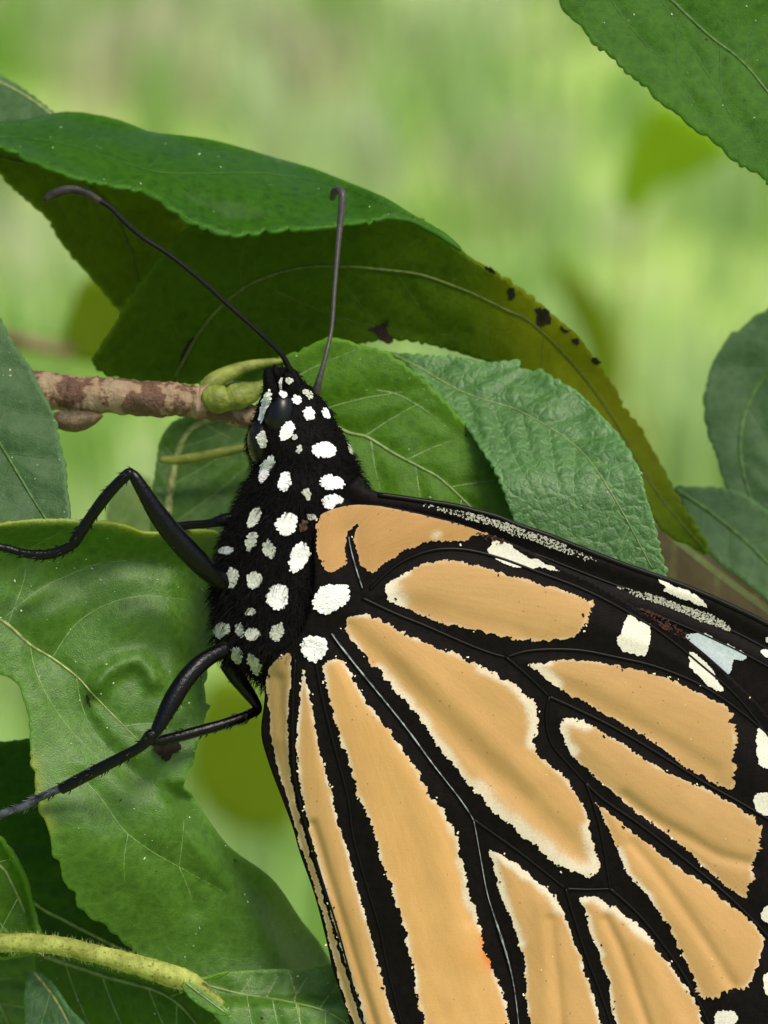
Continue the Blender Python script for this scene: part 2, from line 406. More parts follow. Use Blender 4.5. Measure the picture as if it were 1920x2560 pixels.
def serrate(p, T=34, amp=5.0, ampf=None, seed=0):
    r = np.random.default_rng(seed)
    nrm = normals2(p); seg = np.linalg.norm(np.roll(p, -1, 0) - p, axis=1); s = np.concatenate([[0], np.cumsum(seg)[:-1]]); tot = seg.sum()
    cuts = [0.0]
    while cuts[-1] < tot: cuts.append(cuts[-1] + T * r.uniform(.4, 1.5))
    cuts = np.array(cuts); k = np.searchsorted(cuts, s, side='right') - 1
    ph = (s - cuts[k]) / (cuts[k + 1] - cuts[k]); am = (r.uniform(.15, 1.15, len(cuts)) * (.65 + .35 * np.sin(np.arange(len(cuts)) * .55 + seed)))[k] * amp * .95
    prof = np.abs(np.sin(np.pi * np.clip(ph, 0, 1) ** 1.35)) ** .75 * 1.5 - .7
    if ampf is not None: am = am * ampf(p[:, 0], p[:, 1])
    return p + nrm * (prof * am)[:, None]

def leaf(outline, midrib, d0, tx=0., ty=0., mat='leaf', centre=None, fold=0.0, veins=6, extra_veins=(), quilt=.18, wav=.25,
         curl=(0, 30), serr=5.0, T=34, ampf=None, dfun=None, tint=None, step=11, vmat='vein_leaf', mmat='midrib', mr=(7, 3),
         label=None, smooth_sub=8, vang=.95, vr=2.0, vbend=.55, specks=0, seed=0, th=.16, dmin=None, qw=30, par=None):
    r = np.random.default_rng(seed + 100)
    ol = resample(catmull(outline, True, smooth_sub), 4.0, True)
    ol = serrate(ol, T, serr, ampf, seed)
    mid = resample(catmull(midrib, False, 8), 8)
    cx, cy = centre if centre is not None else ol.mean(0)
    # lateral veins, on both sides, bending towards the tip
    lat = []
    if veins:
        n = len(mid)
        for s in (-1, 1):
            for k in range(veins):
                i = int((k + .55 + .25 * s * .5 + r.uniform(-.12, .12)) / (veins + .3) * n)
                if not 1 <= i < n - 2: continue
                t = mid[i + 1] - mid[i - 1]; a0 = math.atan2(t[1], t[0]); p = mid[i].copy(); pts = [p.copy()]
                for q in range(60):
                    a = a0 + s * (vang - vbend * q / 60.0) + r.normal() * .03
                    p = p + 9 * np.array([math.cos(a), math.sin(a)]); pts.append(p.copy())
                pts = np.array(pts); ins = inside(pts, ol) & (dline(pts, ol, True) > 10)
                bad = np.where(~ins)[0]
                m = bad[bad > 0][0] if np.any(bad > 0) else len(pts)
                if m > 4: lat.append(pts[:m])
    for e in extra_veins: lat.append(resample(catmull(e, False, 8), 8))
    lines = [mid] + lat
    def depth(q):
        d = np.full(len(q), d0) + tx * (q[:, 0] - cx) * MMPX - ty * (q[:, 1] - cy) * MMPX
        dm = dline(q, mid)
        d = d - fold * np.sqrt(dm * dm + 400) * MMPX
        if quilt and lat:
            dv = np.min([dline(q, l) for l in lines], 0)
            d = d - quilt * (1 - np.exp(-(dv / qw) ** 1.5))
        d = d + wav * VN(q[:, 0] + seed * 77, q[:, 1] + seed * 31, 170) + .35 * wav * VN(q[:, 0] + seed * 11, q[:, 1], 60)
        if curl[0]:
            de = dline(q, ol, True); d = d + curl[0] * np.exp(-(de / curl[1]) ** 2)
        if dfun is not None: d = d + dfun(q[:, 0], q[:, 1], q)
        if dmin is not None: d = dmin + np.logaddexp(0, (d - dmin) * 3) / 3
        return d
    v2, f = triangulate(ol, step)
    dd = depth(v2); de = dline(v2, ol, True)
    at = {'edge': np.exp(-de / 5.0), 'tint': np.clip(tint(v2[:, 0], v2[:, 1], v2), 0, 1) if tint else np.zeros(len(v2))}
    o = mk('leaf', PV(v2[:, 0], v2[:, 1], dd), f, M[mat], par or shrub, at, solid=th)
    if mat in ('leaf_dark_shaded', 'leaf_far', 'leaf_cool') and vmat == 'vein_leaf': vmat = 'vein_dark'
    if mat in ('leaf_dark_shaded', 'leaf_far', 'leaf_cool') and mmat == 'midrib': mmat = 'midrib_dark'
    if label: o['label'] = label
    def line3(l, r0, r1, off):
        ins = inside(l, ol)
        if ins.sum() < 4: return None
        l = l[ins]; d = depth(l) - off
        rr = np.linspace(r0, r1, len(l)) * MMPX * 1e-3
        return tube(PV(l[:, 0], l[:, 1], d), rr, 6)
    a = line3(mid, mr[0], mr[1], .01)
    if a: mk('midrib', a[0], a[1], M[mmat], o)
    for l in lat:
        a = line3(l, vr, vr * .4, -.004)
        if a: mk('side_vein', a[0], a[1], M[vmat], o)
    if specks:
        for kind, cnt in (('dust', specks), ('grit', max(2, specks // 8))):
            q = np.stack([r.uniform(max(ol[:, 0].min(), -30), min(ol[:, 0].max(), 1950), cnt * 3), r.uniform(max(ol[:, 1].min(), -30), min(ol[:, 1].max(), 2590), cnt * 3)], 1)
            q = q[inside(q, ol)][:cnt]; parts = []
            if len(q) == 0: continue
            for p in q:
                k = 6; a = np.sort(r.uniform(0, 6.28, k)); rad = r.uniform(.6, 2.0) * (1.6 if kind == 'grit' else 1) * r.uniform(.6, 1.3, k)
                st = r.uniform(1, 2.2); an = r.uniform(0, 3.1)
                x = rad * np.cos(a) * st; y = rad * np.sin(a)
                pp = np.stack([p[0] + x * math.cos(an) - y * math.sin(an), p[1] + x * math.sin(an) + y * math.cos(an)], 1)
                dp = np.full(k, depth(p[None])[0] - .05)
                v = np.vstack([PV(pp[:, 0], pp[:, 1], dp), P(p[0], p[1], dp[0] - .02)])
                parts.append((v, [(j, (j + 1) % k, k) for j in range(k)]))
            v, ff = join(parts)
            s = mk('specks', v, ff, M[kind], o); s['kind'] = 'stuff'
    o_depth = depth
    return o, o_depth, ol

def blemish(lf, poly, depth, mat='necrotic', name='blemish', off=.04):
    p = resample(catmull(poly, True, 5), 4, True); p = p + normals2(p) * RNG.normal(0, 1.6, len(p))[:, None]
    v, f = triangulate(p, 8)
    return mk(name, PV(v[:, 0], v[:, 1], depth(v) - off), f, M[mat], lf, {'edge': np.zeros(len(v)), 'tint': np.zeros(len(v))})

# --- L1 the long leaf arching above the head
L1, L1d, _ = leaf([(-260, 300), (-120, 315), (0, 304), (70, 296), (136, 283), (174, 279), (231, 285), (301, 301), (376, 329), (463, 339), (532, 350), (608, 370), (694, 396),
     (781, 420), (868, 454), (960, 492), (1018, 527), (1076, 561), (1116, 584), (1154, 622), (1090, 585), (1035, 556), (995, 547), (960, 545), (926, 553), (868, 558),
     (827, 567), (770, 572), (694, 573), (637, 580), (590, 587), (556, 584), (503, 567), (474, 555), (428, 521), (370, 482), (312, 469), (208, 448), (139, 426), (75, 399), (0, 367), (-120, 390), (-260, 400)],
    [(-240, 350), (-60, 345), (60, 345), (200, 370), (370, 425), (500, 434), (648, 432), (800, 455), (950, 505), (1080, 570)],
    8.0, ty=.80, tx=.06, mat='leaf_dark_shaded', fold=-.10, veins=7, serr=11, T=46, quilt=.12, ampf=lambda x, y: np.where(y > 50 + np.interp(x, [-260, 0, 136, 376, 694, 960, 1154], [300, 304, 282, 329, 396, 492, 622]), 1.0, .08),
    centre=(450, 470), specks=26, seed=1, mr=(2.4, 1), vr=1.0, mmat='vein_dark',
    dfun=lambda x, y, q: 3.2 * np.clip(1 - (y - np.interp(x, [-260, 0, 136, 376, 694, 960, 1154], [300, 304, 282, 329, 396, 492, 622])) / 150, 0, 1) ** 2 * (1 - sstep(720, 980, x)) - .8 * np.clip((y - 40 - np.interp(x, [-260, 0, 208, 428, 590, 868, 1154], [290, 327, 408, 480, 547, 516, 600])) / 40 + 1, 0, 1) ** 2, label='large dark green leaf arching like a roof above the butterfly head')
leaf([(-260, 40), (-120, 100), (0, 187), (35, 207), (75, 234), (136, 283), (175, 320), (60, 350), (-100, 360), (-280, 260)], [(-200, 130), (-60, 180), (20, 215), (80, 250), (140, 295)], 16.5, ty=.6, mat='leaf_cool', veins=3, serr=4, T=30, seed=31,
     mmat='midrib_pale', mr=(4, 3), label='grey green leaf tip showing above the left end of the arching leaf')
# --- L2 olive leaf hanging left under it
leaf([(-120, 360), (0, 436), (17, 457), (75, 509), (121, 550), (145, 596), (179, 640), (220, 686), (255, 727), (303, 778), (330, 740), (380, 700), (470, 640), (520, 560), (400, 470), (200, 400), (20, 330)],
     [(-60, 380), (150, 430), (240, 480), (289, 538), (330, 637), (347, 704)], 15, ty=-.45, tx=.1, mat='leaf_olive', veins=5, serr=9, T=34, vr=1.2, vmat='vein_olive', mmat='vein_olive', mr=(5, 3), seed=2,
     label='olive translucent leaf hanging below the left end of the arching leaf')
# --- L3 big shaded underside behind the head
def l3_margin_glow(x, y, q):
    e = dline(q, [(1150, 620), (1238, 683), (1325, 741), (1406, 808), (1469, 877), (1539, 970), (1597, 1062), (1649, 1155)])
    return .85 * np.exp(-(e / 165) ** 2) * sstep(1100, 1380, x) * (1 - .6 * sstep(1000, 1250, y))  # yellow margin, widened in colour to imitate light glowing through the arm
L3, L3d, _ = leaf([(231, 909), (249, 871), (284, 819), (313, 767), (347, 715), (405, 640), (440, 600), (492, 560), (620, 515), (760, 500), (900, 510), (1030, 540), (1110, 590), (1168, 640), (1203, 663), (1238, 683), (1278, 709),
     (1325, 741), (1377, 785), (1406, 808), (1446, 843), (1469, 877), (1498, 918), (1539, 970), (1562, 1022), (1597, 1062), (1620, 1103), (1649, 1155), (1675, 1204), (1698, 1248), (1730, 1297), (1772, 1380), (1712, 1361), (1654, 1320),
     (1615, 1250), (1560, 1180), (1480, 1090), (1380, 1000), (1290, 930), (1180, 893), (1099, 868), (1000, 850), (900, 860), (760, 900), (600, 950), (420, 960), (280, 940)],
    [(440, 940), (470, 880), (503, 825), (556, 762), (637, 704), (752, 669), (868, 667), (960, 675), (1047, 686), (1134, 715), (1203, 744), (1267, 776), (1330, 808), (1440, 920), (1540, 1060), (1640, 1230), (1755, 1365)],
    12, ty=-.50, tx=0.0, mat='leaf_under', centre=(800, 800), veins=9, serr=8, T=32, quilt=.10, vr=1.2, tint=l3_margin_glow, vmat='vein_olive', mmat='vein_olive', mr=(5, 2), seed=3, fold=.05,
    dfun=lambda x, y, q: -.0 + 3.0 * sstep(1300, 1750, x) - 5.2 * sstep(900, 1400, y), label='broad shaded leaf seen from below with a yellow blemished margin, behind the head')
for pl in ([(1268, 722), (1284, 720), (1288, 740), (1279, 752), (1270, 745)], [(1340, 772), (1370, 775), (1378, 795), (1372, 812), (1345, 814), (1342, 790)],
           [(1402, 812), (1412, 822), (1426, 826), (1418, 834), (1404, 826)], [(1430, 850), (1444, 846), (1450, 856), (1438, 862)], [(1210, 664), (1228, 670), (1240, 684), (1224, 680)],
           [(1478, 896), (1500, 900), (1496, 912), (1480, 908)], [(920, 822), (950, 812), (972, 800), (968, 826), (985, 850), (965, 858), (940, 836)], [(448, 905), (462, 868), (484, 842), (472, 880), (455, 915)]):
    blemish(L3, pl, L3d)
# --- L4 bright leaf just behind the head
L4, L4d, _ = leaf([(500, 962), (530, 940), (579, 917), (665, 900), (741, 881), (781, 860), (816, 845), (833, 844), (868, 851), (903, 863), (960, 877), (995, 900), (1035, 929), (1076, 964), (1110, 999), (1151, 1045), (1180, 1086), (1209, 1132), (1238, 1172),
      (1258, 1213), (1280, 1270), (1300, 1340), (1240, 1360), (1150, 1330), (1050, 1290), (950, 1240), (880, 1180), (820, 1100), (760, 1020), (680, 985), (580, 985)],
     [(520, 965), (640, 960), (760, 1010), (860, 1077), (917, 1093), (983, 1133), (1053, 1170), (1105, 1201), (1200, 1290)], 8.2, ty=.16, tx=.0, mat='leaf_yel', veins=6, serr=7, T=28, quilt=.22, mr=(7, 3), mmat='midrib', vr=1.8,
     extra_veins=([(940, 975), (990, 985), (1040, 1010), (1090, 1045), (1140, 1090)],), specks=14, seed=4, centre=(950, 1050), label='yellow green leaf directly behind the head, its edge crossed by the antenna')
# --- L5 puckered blue green leaf over the wing
L5, L5d, _ = leaf([(962, 880), (1012, 884), (1087, 890), (1151, 893), (1220, 905), (1294, 901), (1303, 922), (1359, 929), (1394, 952), (1440, 976), (1481, 1016), (1515, 1051), (1550, 1091), (1585, 1149), (1602, 1184), (1614, 1236), (1632, 1290),
      (1643, 1340), (1656, 1395), (1668, 1440), (1640, 1480), (1520, 1440), (1400, 1390), (1310, 1340), (1278, 1282), (1255, 1215), (1236, 1170), (1209, 1132), (1180, 1086), (1151, 1045), (1110, 999), (1076, 962), (1035, 926), (1000, 898)],
     [(975, 884), (1040, 915), (1145, 975), (1220, 1003), (1284, 1022), (1353, 1057), (1423, 1103), (1480, 1160), (1550, 1270), (1630, 1420)], 7.0, ty=.80, tx=-.12, mat='leaf_blue', veins=11, serr=8, T=27, quilt=.17, wav=.42, mr=(3, 1.5), vr=.9, vang=.95, step=7,
     fold=.12, specks=10, seed=5, centre=(1330, 1130), vmat='vein_leaf', qw=14, dmin=5.2, label='puckered blue green leaf standing above the upper wing edge')
# --- L6 / L7 right side, slightly out of focus
leaf([(2060, 700), (1980, 745), (1920, 774), (1886, 790), (1851, 823), (1828, 833), (1805, 866), (1782, 906), (1770, 947), (1760, 999), (1767, 1068), (1788, 1132), (1811, 1207), (1850, 1290), (1930, 1350), (2040, 1360), (2120, 1240), (2150, 1040), (2130, 840)],
     [(2080, 760), (1960, 880), (1880, 990), (1850, 1110), (1880, 1250), (1960, 1340)], 19, ty=.35, tx=-.15, mat='leaf_cool', veins=5, serr=5, T=36, seed=6, label='dull green rounded leaf beside the right picture margin')
leaf([(1683, 1220), (1741, 1217), (1811, 1221), (1863, 1236), (1915, 1272), (2000, 1320), (2090, 1400), (2130, 1520), (2080, 1600), (1990, 1570), (1915, 1496), (1886, 1471), (1840, 1436), (1788, 1396), (1741, 1332), (1707, 1259)],
     [(1690, 1224), (1760, 1270), (1860, 1350), (1960, 1450), (2080, 1570)], 16, ty=.5, tx=.05, mat='leaf_cool', veins=5, serr=5, T=30, seed=7, dmin=6.0, label='dull green leaf low beside the upper wing tip')
# --- L8 top right leaf
L8, L8d, _ = leaf([(1385, -170), (1380, -70), (1397, 0), (1423, 41), (1452, 64), (1487, 110), (1527, 136), (1556, 168), (1597, 203), (1626, 226), (1654, 258), (1695, 284), (1735, 321), (1770, 341), (1799, 365), (1828, 394), (1863, 417), (1898, 434), (1925, 460),
      (2010, 530), (2120, 600), (2240, 650), (2230, 520), (2180, 360), (2090, 180), (1980, 20), (1840, -120), (1680, -220), (1520, -240)],
     [(1480, -190), (1580, -90), (1678, 0), (1770, 87), (1851, 150), (1920, 231), (2060, 410), (2210, 620)], 5.0, ty=.25, tx=.10, mat='leaf_far', veins=0, serr=9, T=40, mr=(5, 3), wav=.2,
     extra_veins=([(1510, -60), (1527, 0), (1597, 93), (1666, 162), (1747, 278)], [(1640, -20), (1720, 110), (1790, 220), (1890, 360)], [(1800, 110), (1810, 260), (1880, 350)], [(1700, 10), (1690, 120), (1700, 200)], [(1860, 150), (1890, 60), (1960, 20)]),
     vr=2.0, mmat='midrib', specks=14, seed=8, centre=(1750, 200), label='green leaf hanging into the upper right corner')
# --- out of focus leaves farther back, on a sapling in the meadow
SB = P(1570, 560, 600) * np.array([1, 1, 0]); sap = empty('sapling', SB)
setp(sap, 'slender sapling with a few olive leaves, far out of focus behind the shrub', 'sapling')
leaf([(1650, 250), (1740, 290), (1840, 370), (1790, 410), (1720, 450), (1650, 470), (1590, 540), (1545, 500), (1560, 390), (1600, 310)], [(1700, 290), (1640, 400), (1580, 520)], 600, mat='leaf_vivid', par=sap, veins=0, serr=3, mr=(1, .5), seed=9, ty=.3, step=30,
     label='vivid green out of focus leaf beneath the corner leaf')
leaf([(1372, 640), (1440, 680), (1500, 745), (1545, 840), (1545, 960), (1500, 1010), (1470, 900), (1420, 780)], [(1390, 660), (1470, 780), (1510, 980)], 640, mat='leaf_olive', par=sap, veins=0, serr=3, mr=(1, .5), seed=10, step=30,
     label='olive out of focus leaf beyond the blemished margin')
leaf([(165, 880), (178, 770), (225, 690), (320, 690), (340, 800), (300, 880), (240, 910)], [(180, 880), (240, 800), (310, 700)], 150, mat='leaf_olive', veins=0, serr=3, mr=(1, .5), seed=11, step=30, label='olive out of focus leaf above the brown twig')
leaf([(540, 1690), (700, 1760), (770, 1950), (710, 2070), (560, 2060), (470, 1900)], [(560, 1720), (640, 1880), (680, 2060)], 560, mat='leaf_olive', par=sap, veins=0, serr=3, mr=(1, .5), seed=33, step=40, label='olive out of focus leaf in the gap beside the lower wing edge')
def sapstem(pts, r0, r1, name='stem'):
    q = catmull(pts, sub=10); v, f = tube(q, np.linspace(r0, r1, len(q)), 8); mk(name, v, f, M['shoot'], sap)
sapstem([SB - [0, 0, .02], SB + [.004, .005, .25], SB + [.0, .0, .45], P(1620, 1500, 610), P(1560, 1100, 605), P(1580, 540, 600)], .0016, .0005)
sapstem([P(1560, 1150, 606), P(1545, 1060, 620), P(1510, 1000, 640)], .0006, .0004, 'twig')
sapstem([P(1640, 1700, 610), P(1150, 2050, 590), P(700, 2065, 560)], .0007, .0004, 'twig')
L14, L14d, _ = leaf([(445, 1050), (405, 1091), (393, 1149), (382, 1219), (375, 1300), (400, 1380), (560, 1400), (680, 1330), (700, 1120), (640, 1040), (540, 1030)], [(410, 1380), (430, 1200), (470, 1080), (560, 1040)], 15, mat='leaf', ty=.15,
     veins=4, serr=3, seed=12, mr=(14, 8), mmat='midrib_pale', label='soft green leaf below the brown twig, behind the legs')
leaf([(270, 1260), (300, 1205), (350, 1185), (410, 1230), (430, 1340), (350, 1370), (275, 1350)], [(290, 1340), (340, 1250), (370, 1195)], 32, mat='leaf_pale', veins=0, serr=3, seed=13, step=20, label='pale out of focus leaf above the quilted leaf')
leaf([(1600, 1260), (1700, 1310), (1820, 1390), (1930, 1460), (2010, 1570), (1900, 1620), (1700, 1560), (1560, 1440)], [(1610, 1280), (1750, 1400), (1980, 1570)], 42, mat='leaf_brown', ty=.2, veins=3, serr=3, seed=14, step=20, label='brown withered leaf out of focus beyond the wing edge')
# --- L12 left edge
leaf([(-240, 700), (-120, 720), (0, 800), (17, 831), (41, 871), (69, 906), (87, 941), (110, 987), (133, 1034), (142, 1068), (156, 1132), (165, 1172), (168, 1227), (175, 1287), (160, 1360), (60, 1400), (-100, 1390), (-240, 1330), (-320, 1100), (-310, 850)],
     [(-280, 760), (-150, 900), (-20, 1080), (90, 1260), (150, 1350)], 4.6, ty=.30, tx=.10, mat='leaf_cool', veins=5, serr=7, T=26, specks=20, seed=15, centre=(0, 1100), label='smooth green leaf covering the left end of the brown twig')
# --- L13 the big quilted leaf under the feet
def l13(x, y, q):
    top = -2.0 * np.exp(-((y - 1300) / 55.0) ** 2) - 1.0 * np.exp(-((y - 1300) / 130.0) ** 2)
    rid = -.6 * np.exp(-(dline(q, [(240, 1715), (270, 1680), (305, 1660), (345, 1650), (370, 1668), (385, 1700)]) / 24) ** 2)
    bul = -.8 * np.exp(-((x - 350) / 130.0) ** 2 - ((y - 1520) / 80.0) ** 2) - .6 * np.exp(-((x - 120) / 70.0) ** 2 - ((y - 1530) / 50.0) ** 2) + .35 * np.exp(-(dline(q, [(120, 1650), (180, 1760), (260, 1860), (360, 1950)]) / 40) ** 2) - .25 * np.exp(-(dline(q, [(180, 2030), (300, 2180), (480, 2300)]) / 60) ** 2)
    rr = 1.6 * sstep(420, 560, x) * (1 - sstep(1700, 1900, y)) + 3.0 * sstep(650, 850, x)
    low = 1.3 * sstep(0, 1, (x - (457 + (y - 1968) * .78) + 90) / 90) * sstep(1950, 2000, y)
    return top + rid + bul + rr + low + 4.0 * sstep(2020, 2460, y + .12 * (x - 300))
def l13t(x, y, q):
    return .45 * np.exp(-(dline(q, [(-60, 1318), (80, 1300), (187, 1300), (283, 1310), (367, 1337), (540, 1335)]) / 9) ** 2) + .35 * np.exp(-(dline(q, [(78, 1900), (88, 1960), (100, 2035), (118, 2065)]) / 22) ** 2)
L13, L13d, ol13 = leaf([(-220, 1370), (-100, 1325), (0, 1312), (33, 1305), (77, 1299), (133, 1297), (187, 1299), (240, 1303), (283, 1309), (317, 1319), (367, 1336), (430, 1333), (500, 1330), (545, 1338), (575, 1400), (548, 1440), (533, 1470), (538, 1500), (548, 1513), (551, 1532),
      (540, 1570), (534, 1610), (522, 1660), (512, 1710), (513, 1750), (523, 1764), (517, 1782), (510, 1803), (503, 1843), (493, 1857), (490, 1877), (480, 1913), (470, 1927), (463, 1953), (458, 1969),
      (477, 1985), (500, 2017), (527, 2057), (553, 2093), (587, 2130), (633, 2164), (677, 2194), (703, 2224), (727, 2260), (753, 2300), (783, 2337), (807, 2370), (835, 2425), (850, 2480), (760, 2500), (640, 2490), (520, 2465), (400, 2425), (330, 2374), (310, 2357), (297, 2342), (277, 2330), (260, 2309),
      (233, 2300), (213, 2280), (193, 2264), (188, 2230), (167, 2217), (155, 2184), (148, 2154), (132, 2140), (128, 2107), (117, 2060), (97, 2027), (88, 1980), (88, 1937), (78, 1900), (77, 1857), (75, 1817), (72, 1787), (60, 1750), (50, 1717), (30, 1697), (7, 1687), (-80, 1660), (-200, 1600)],
     [(-180, 1500), (-60, 1530), (10, 1555), (75, 1612), (130, 1645), (190, 1690), (232, 1735), (270, 1775), (310, 1815), (345, 1850)],
     2.9, ty=.20, tx=.22, mat='leaf', veins=0, serr=7, T=38, centre=(300, 1650), quilt=.24, wav=.16, mr=(6.5, 1.0), mmat='midrib_pale', vr=1.6, step=9, fold=-.03,
     extra_veins=([(10, 1545), (67, 1497), (110, 1467), (160, 1443), (227, 1415), (293, 1403), (360, 1400), (430, 1420)], 
                  [(130, 1645), (190, 1560), (270, 1510), (360, 1490), (470, 1500)], [(75, 1612), (90, 1680), (130, 1760), (190, 1840), (250, 1900)], [(190, 1690), (210, 1780), (260, 1860), (330, 1930)],
                  [(310, 1815), (380, 1810), (450, 1830)], [(210, 1950), (253, 1997), (290, 2050), (320, 2085), (377, 2127), (447, 2167), (560, 2230)], [(447, 2167), (455, 2110), (460, 2050)], [(447, 2167), (470, 2220), (485, 2270)],
                  [(320, 2085), (310, 2150), (312, 2220)], [(20, 1560), (60, 1450), (70, 1380), (150, 1330)]),
     dfun=l13, tint=l13t, specks=90, seed=16, ampf=lambda x, y: np.where((x > 470) & (y > 1990), .1, np.where(y < 1345, .3, 1.0)), label='large quilted green leaf that the butterfly clings to with its feet')
blemish(L13, [(382, 1862), (400, 1852), (430, 1850), (452, 1860), (450, 1876), (430, 1888), (418, 1905), (408, 1900), (404, 1890), (386, 1880)], L13d, off=.25)
blemish(L13, [(214, 1742), (220, 1740), (226, 1764), (222, 1767)], L13d)
# --- lower left leaves
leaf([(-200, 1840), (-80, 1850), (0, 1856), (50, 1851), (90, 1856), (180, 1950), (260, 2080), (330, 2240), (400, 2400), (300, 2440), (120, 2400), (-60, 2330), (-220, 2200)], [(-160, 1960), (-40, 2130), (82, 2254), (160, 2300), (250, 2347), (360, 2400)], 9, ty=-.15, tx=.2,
     mat='leaf_dark_shaded', veins=5, serr=4, T=28, mmat='vein_leaf', seed=17, label='deeply shaded dark leaf between the quilted leaf and the green shoot')
leaf([(-160, 2020), (-60, 2060), (0, 2096), (17, 2117), (33, 2137), (50, 2170), (67, 2207), (72, 2234), (80, 2264), (88, 2300), (97, 2335), (80, 2380), (-40, 2390), (-180, 2340), (-230, 2180)], [(-200, 2090), (-90, 2110), (0, 2165), (30, 2210), (62, 2280)], 4.2, ty=.1, tx=.25,
     mat='leaf_yel', veins=4, serr=3, T=30, curl=(-.5, 14), seed=18, label='thin yellow green leaf with a curled rim above the green shoot')
leaf([(90, 2370), (180, 2385), (300, 2420), (420, 2445), (520, 2455), (620, 2520), (650, 2640), (480, 2720), (240, 2690), (150, 2600), (100, 2480)], [(110, 2390), (260, 2440), (407, 2484), (487, 2554), (530, 2640)], 8.2, ty=.15, mat='leaf_yel', veins=5, serr=4, seed=19, specks=8,
     label='bright green leaf below the green shoot')
leaf([(80, 2428), (100, 2432), (127, 2455), (147, 2480), (173, 2520), (207, 2557), (250, 2620), (230, 2700), (120, 2720), (70, 2620), (63, 2547), (62, 2520), (60, 2490), (67, 2450)], [(86, 2432), (108, 2458), (143, 2507), (190, 2600), (225, 2690)], 5.6, ty=.35, tx=-.2, mat='leaf_blue', veins=3, serr=3, T=20, seed=20,
     mmat='midrib_pale', mr=(5, 3), label='small grey green leaf with a shiny midrib in the lower left corner')
leaf([(-140, 2360), (-20, 2370), (85, 2375), (100, 2480), (90, 2640), (-20, 2720), (-160, 2660)], [(-120, 2380), (-20, 2480), (60, 2640)], 14, mat='leaf', veins=4, serr=3, seed=21, ty=-.1, label='shaded leaf filling the lower left corner')
L23, L23d, _ = leaf([(495, 2452), (523, 2440), (567, 2430), (633, 2425), (717, 2423), (750, 2428), (800, 2418), (850, 2410), (930, 2440), (980, 2530), (1000, 2640), (940, 2720), (800, 2740), (680, 2700), (600, 2630), (545, 2550), (510, 2490)],
     [(500, 2458), (600, 2485), (720, 2505), (840, 2540), (960, 2640)], 4.7, ty=.20, tx=.05, mat='leaf', veins=7, serr=3, T=26, mr=(4, 3), seed=22, quilt=.25, specks=14, centre=(700, 2500), vang=1.25,
     dfun=lambda x, y, q: -1.2 * sstep(2485, 2520, y), label='green leaf growing from the node of the shoot, behind the lower wing')
leaf([(445, 2440), (483, 2460), (533, 2496), (575, 2530), (560, 2540), (520, 2528), (470, 2490)], [(448, 2444), (500, 2485), (565, 2533)], 2.4, ty=.2, mat='leaf', veins=0, serr=1.5, T=20, mr=(3, 2), seed=23, step=7, label='tiny leaf at the node of the green shoot')
leaf([(508, 2450), (540, 2434), (572, 2428), (560, 2438), (530, 2450)], [(510, 2449), (540, 2438), (570, 2429)], 2.6, mat='leaf_yel', veins=0, serr=0.5, mr=(1.5, 1), seed=24, step=6, quilt=0, label='narrow stipule at the node of the green shoot')
# white crack on that leaf
q = resample(catmull([(717, 2424), (728, 2446), (735, 2475), (739, 2507), (745, 2535), (752, 2565)], False, 6), 5); q = q + RNG.normal(0, 1.2, q.shape)
v, f = tube(PV(q[:, 0], q[:, 1], L23d(q)), np.full(len(q), 2.2 * MMPX * 1e-3) * RNG.uniform(.5, 1.3, len(q)), 5); mk('crack', v, f, M['midrib_pale'], L23)

# --- twigs and stems
def noisy_tube(pts, sub, sides, amp, sc_=40, seed=0):
    q = catmull(pts, sub=sub); c = PV(q[:, 0], q[:, 1], q[:, 2]); v, f = tube(c, q[:, 3] * MMPX * 1e-3, sides)
    cc = np.repeat(c, sides, 0); n = len(cc); d = v[:n] - cc
    rr = np.random.default_rng(seed); g = VNoise(seed)
    a = np.tile(np.arange(sides), len(c)) * 3.0; s = np.repeat(np.arange(len(c)), sides) * 1.0
    v[:n] += d * (amp * (g(a, s, 4.0) + .6 * g(a + 30, s, 1.7)))[:, None]
    return v, f
v, f = noisy_tube([(-3400, 1500, 95, 130), (-2200, 1120, 60, 95), (-1200, 980, 26, 72), (-500, 950, 11, 58), (-100, 955, 7.5, 52), (100, 976, 6.6, 50), (180, 984, 6.4, 46), (240, 988, 6.3, 48), (370, 996, 6.2, 45), (470, 1003, 6.2, 43), (510, 1008, 6.2, 46), (540, 1018, 6.2, 34), (600, 1036, 6.4, 32), (700, 1060, 6.8, 28), (820, 1090, 7.6, 20)], 24, 20, .10, seed=5)
twig = mk('twig', v, f, M['bark'], shrub); twig['label'] = 'brown speckled twig reaching the butterfly head'
v, f = noisy_tube([(507, 998, 5.8, 18), (524, 996, 5.7, 33), (548, 998, 5.6, 37), (570, 999, 5.6, 30), (590, 992, 5.6, 35), (618, 984, 5.7, 31), (645, 972, 5.9, 20), (680, 950, 6.2, 8)], 8, 18, .06, seed=6)
o = mk('bud', v, f, M['bud'], twig); o['label'] = 'swollen yellow green bud at the twig end'
v, f = noisy_tube([(500, 985, 6.6, 10), (530, 955, 6.9, 22), (590, 925, 7.6, 18), (660, 908, 8.1, 12), (720, 900, 8.4, 4)], 8, 14, .03, seed=7)
o = mk('petiole', v, f, M['bud'], twig)
v, f = noisy_tube([(126, 1046, 5.9, 10), (150, 1050, 5.7, 24), (190, 1053, 5.7, 27), (225, 1048, 5.8, 20), (256, 1040, 5.9, 4)], 8, 14, .08, seed=8)
o = mk('bud', v, f, M['bud_brown'], twig); o['label'] = 'dark brown pointed bud below the twig'
v, f = noisy_tube([(400, 1150, 13.5, 8), (450, 1150, 13.3, 13), (520, 1138, 13.2, 13), (600, 1122, 13.2, 12), (700, 1105, 13.5, 10)], 6, 12, .06, seed=9)
mk('petiole', v, f, M['bud'], shrub)
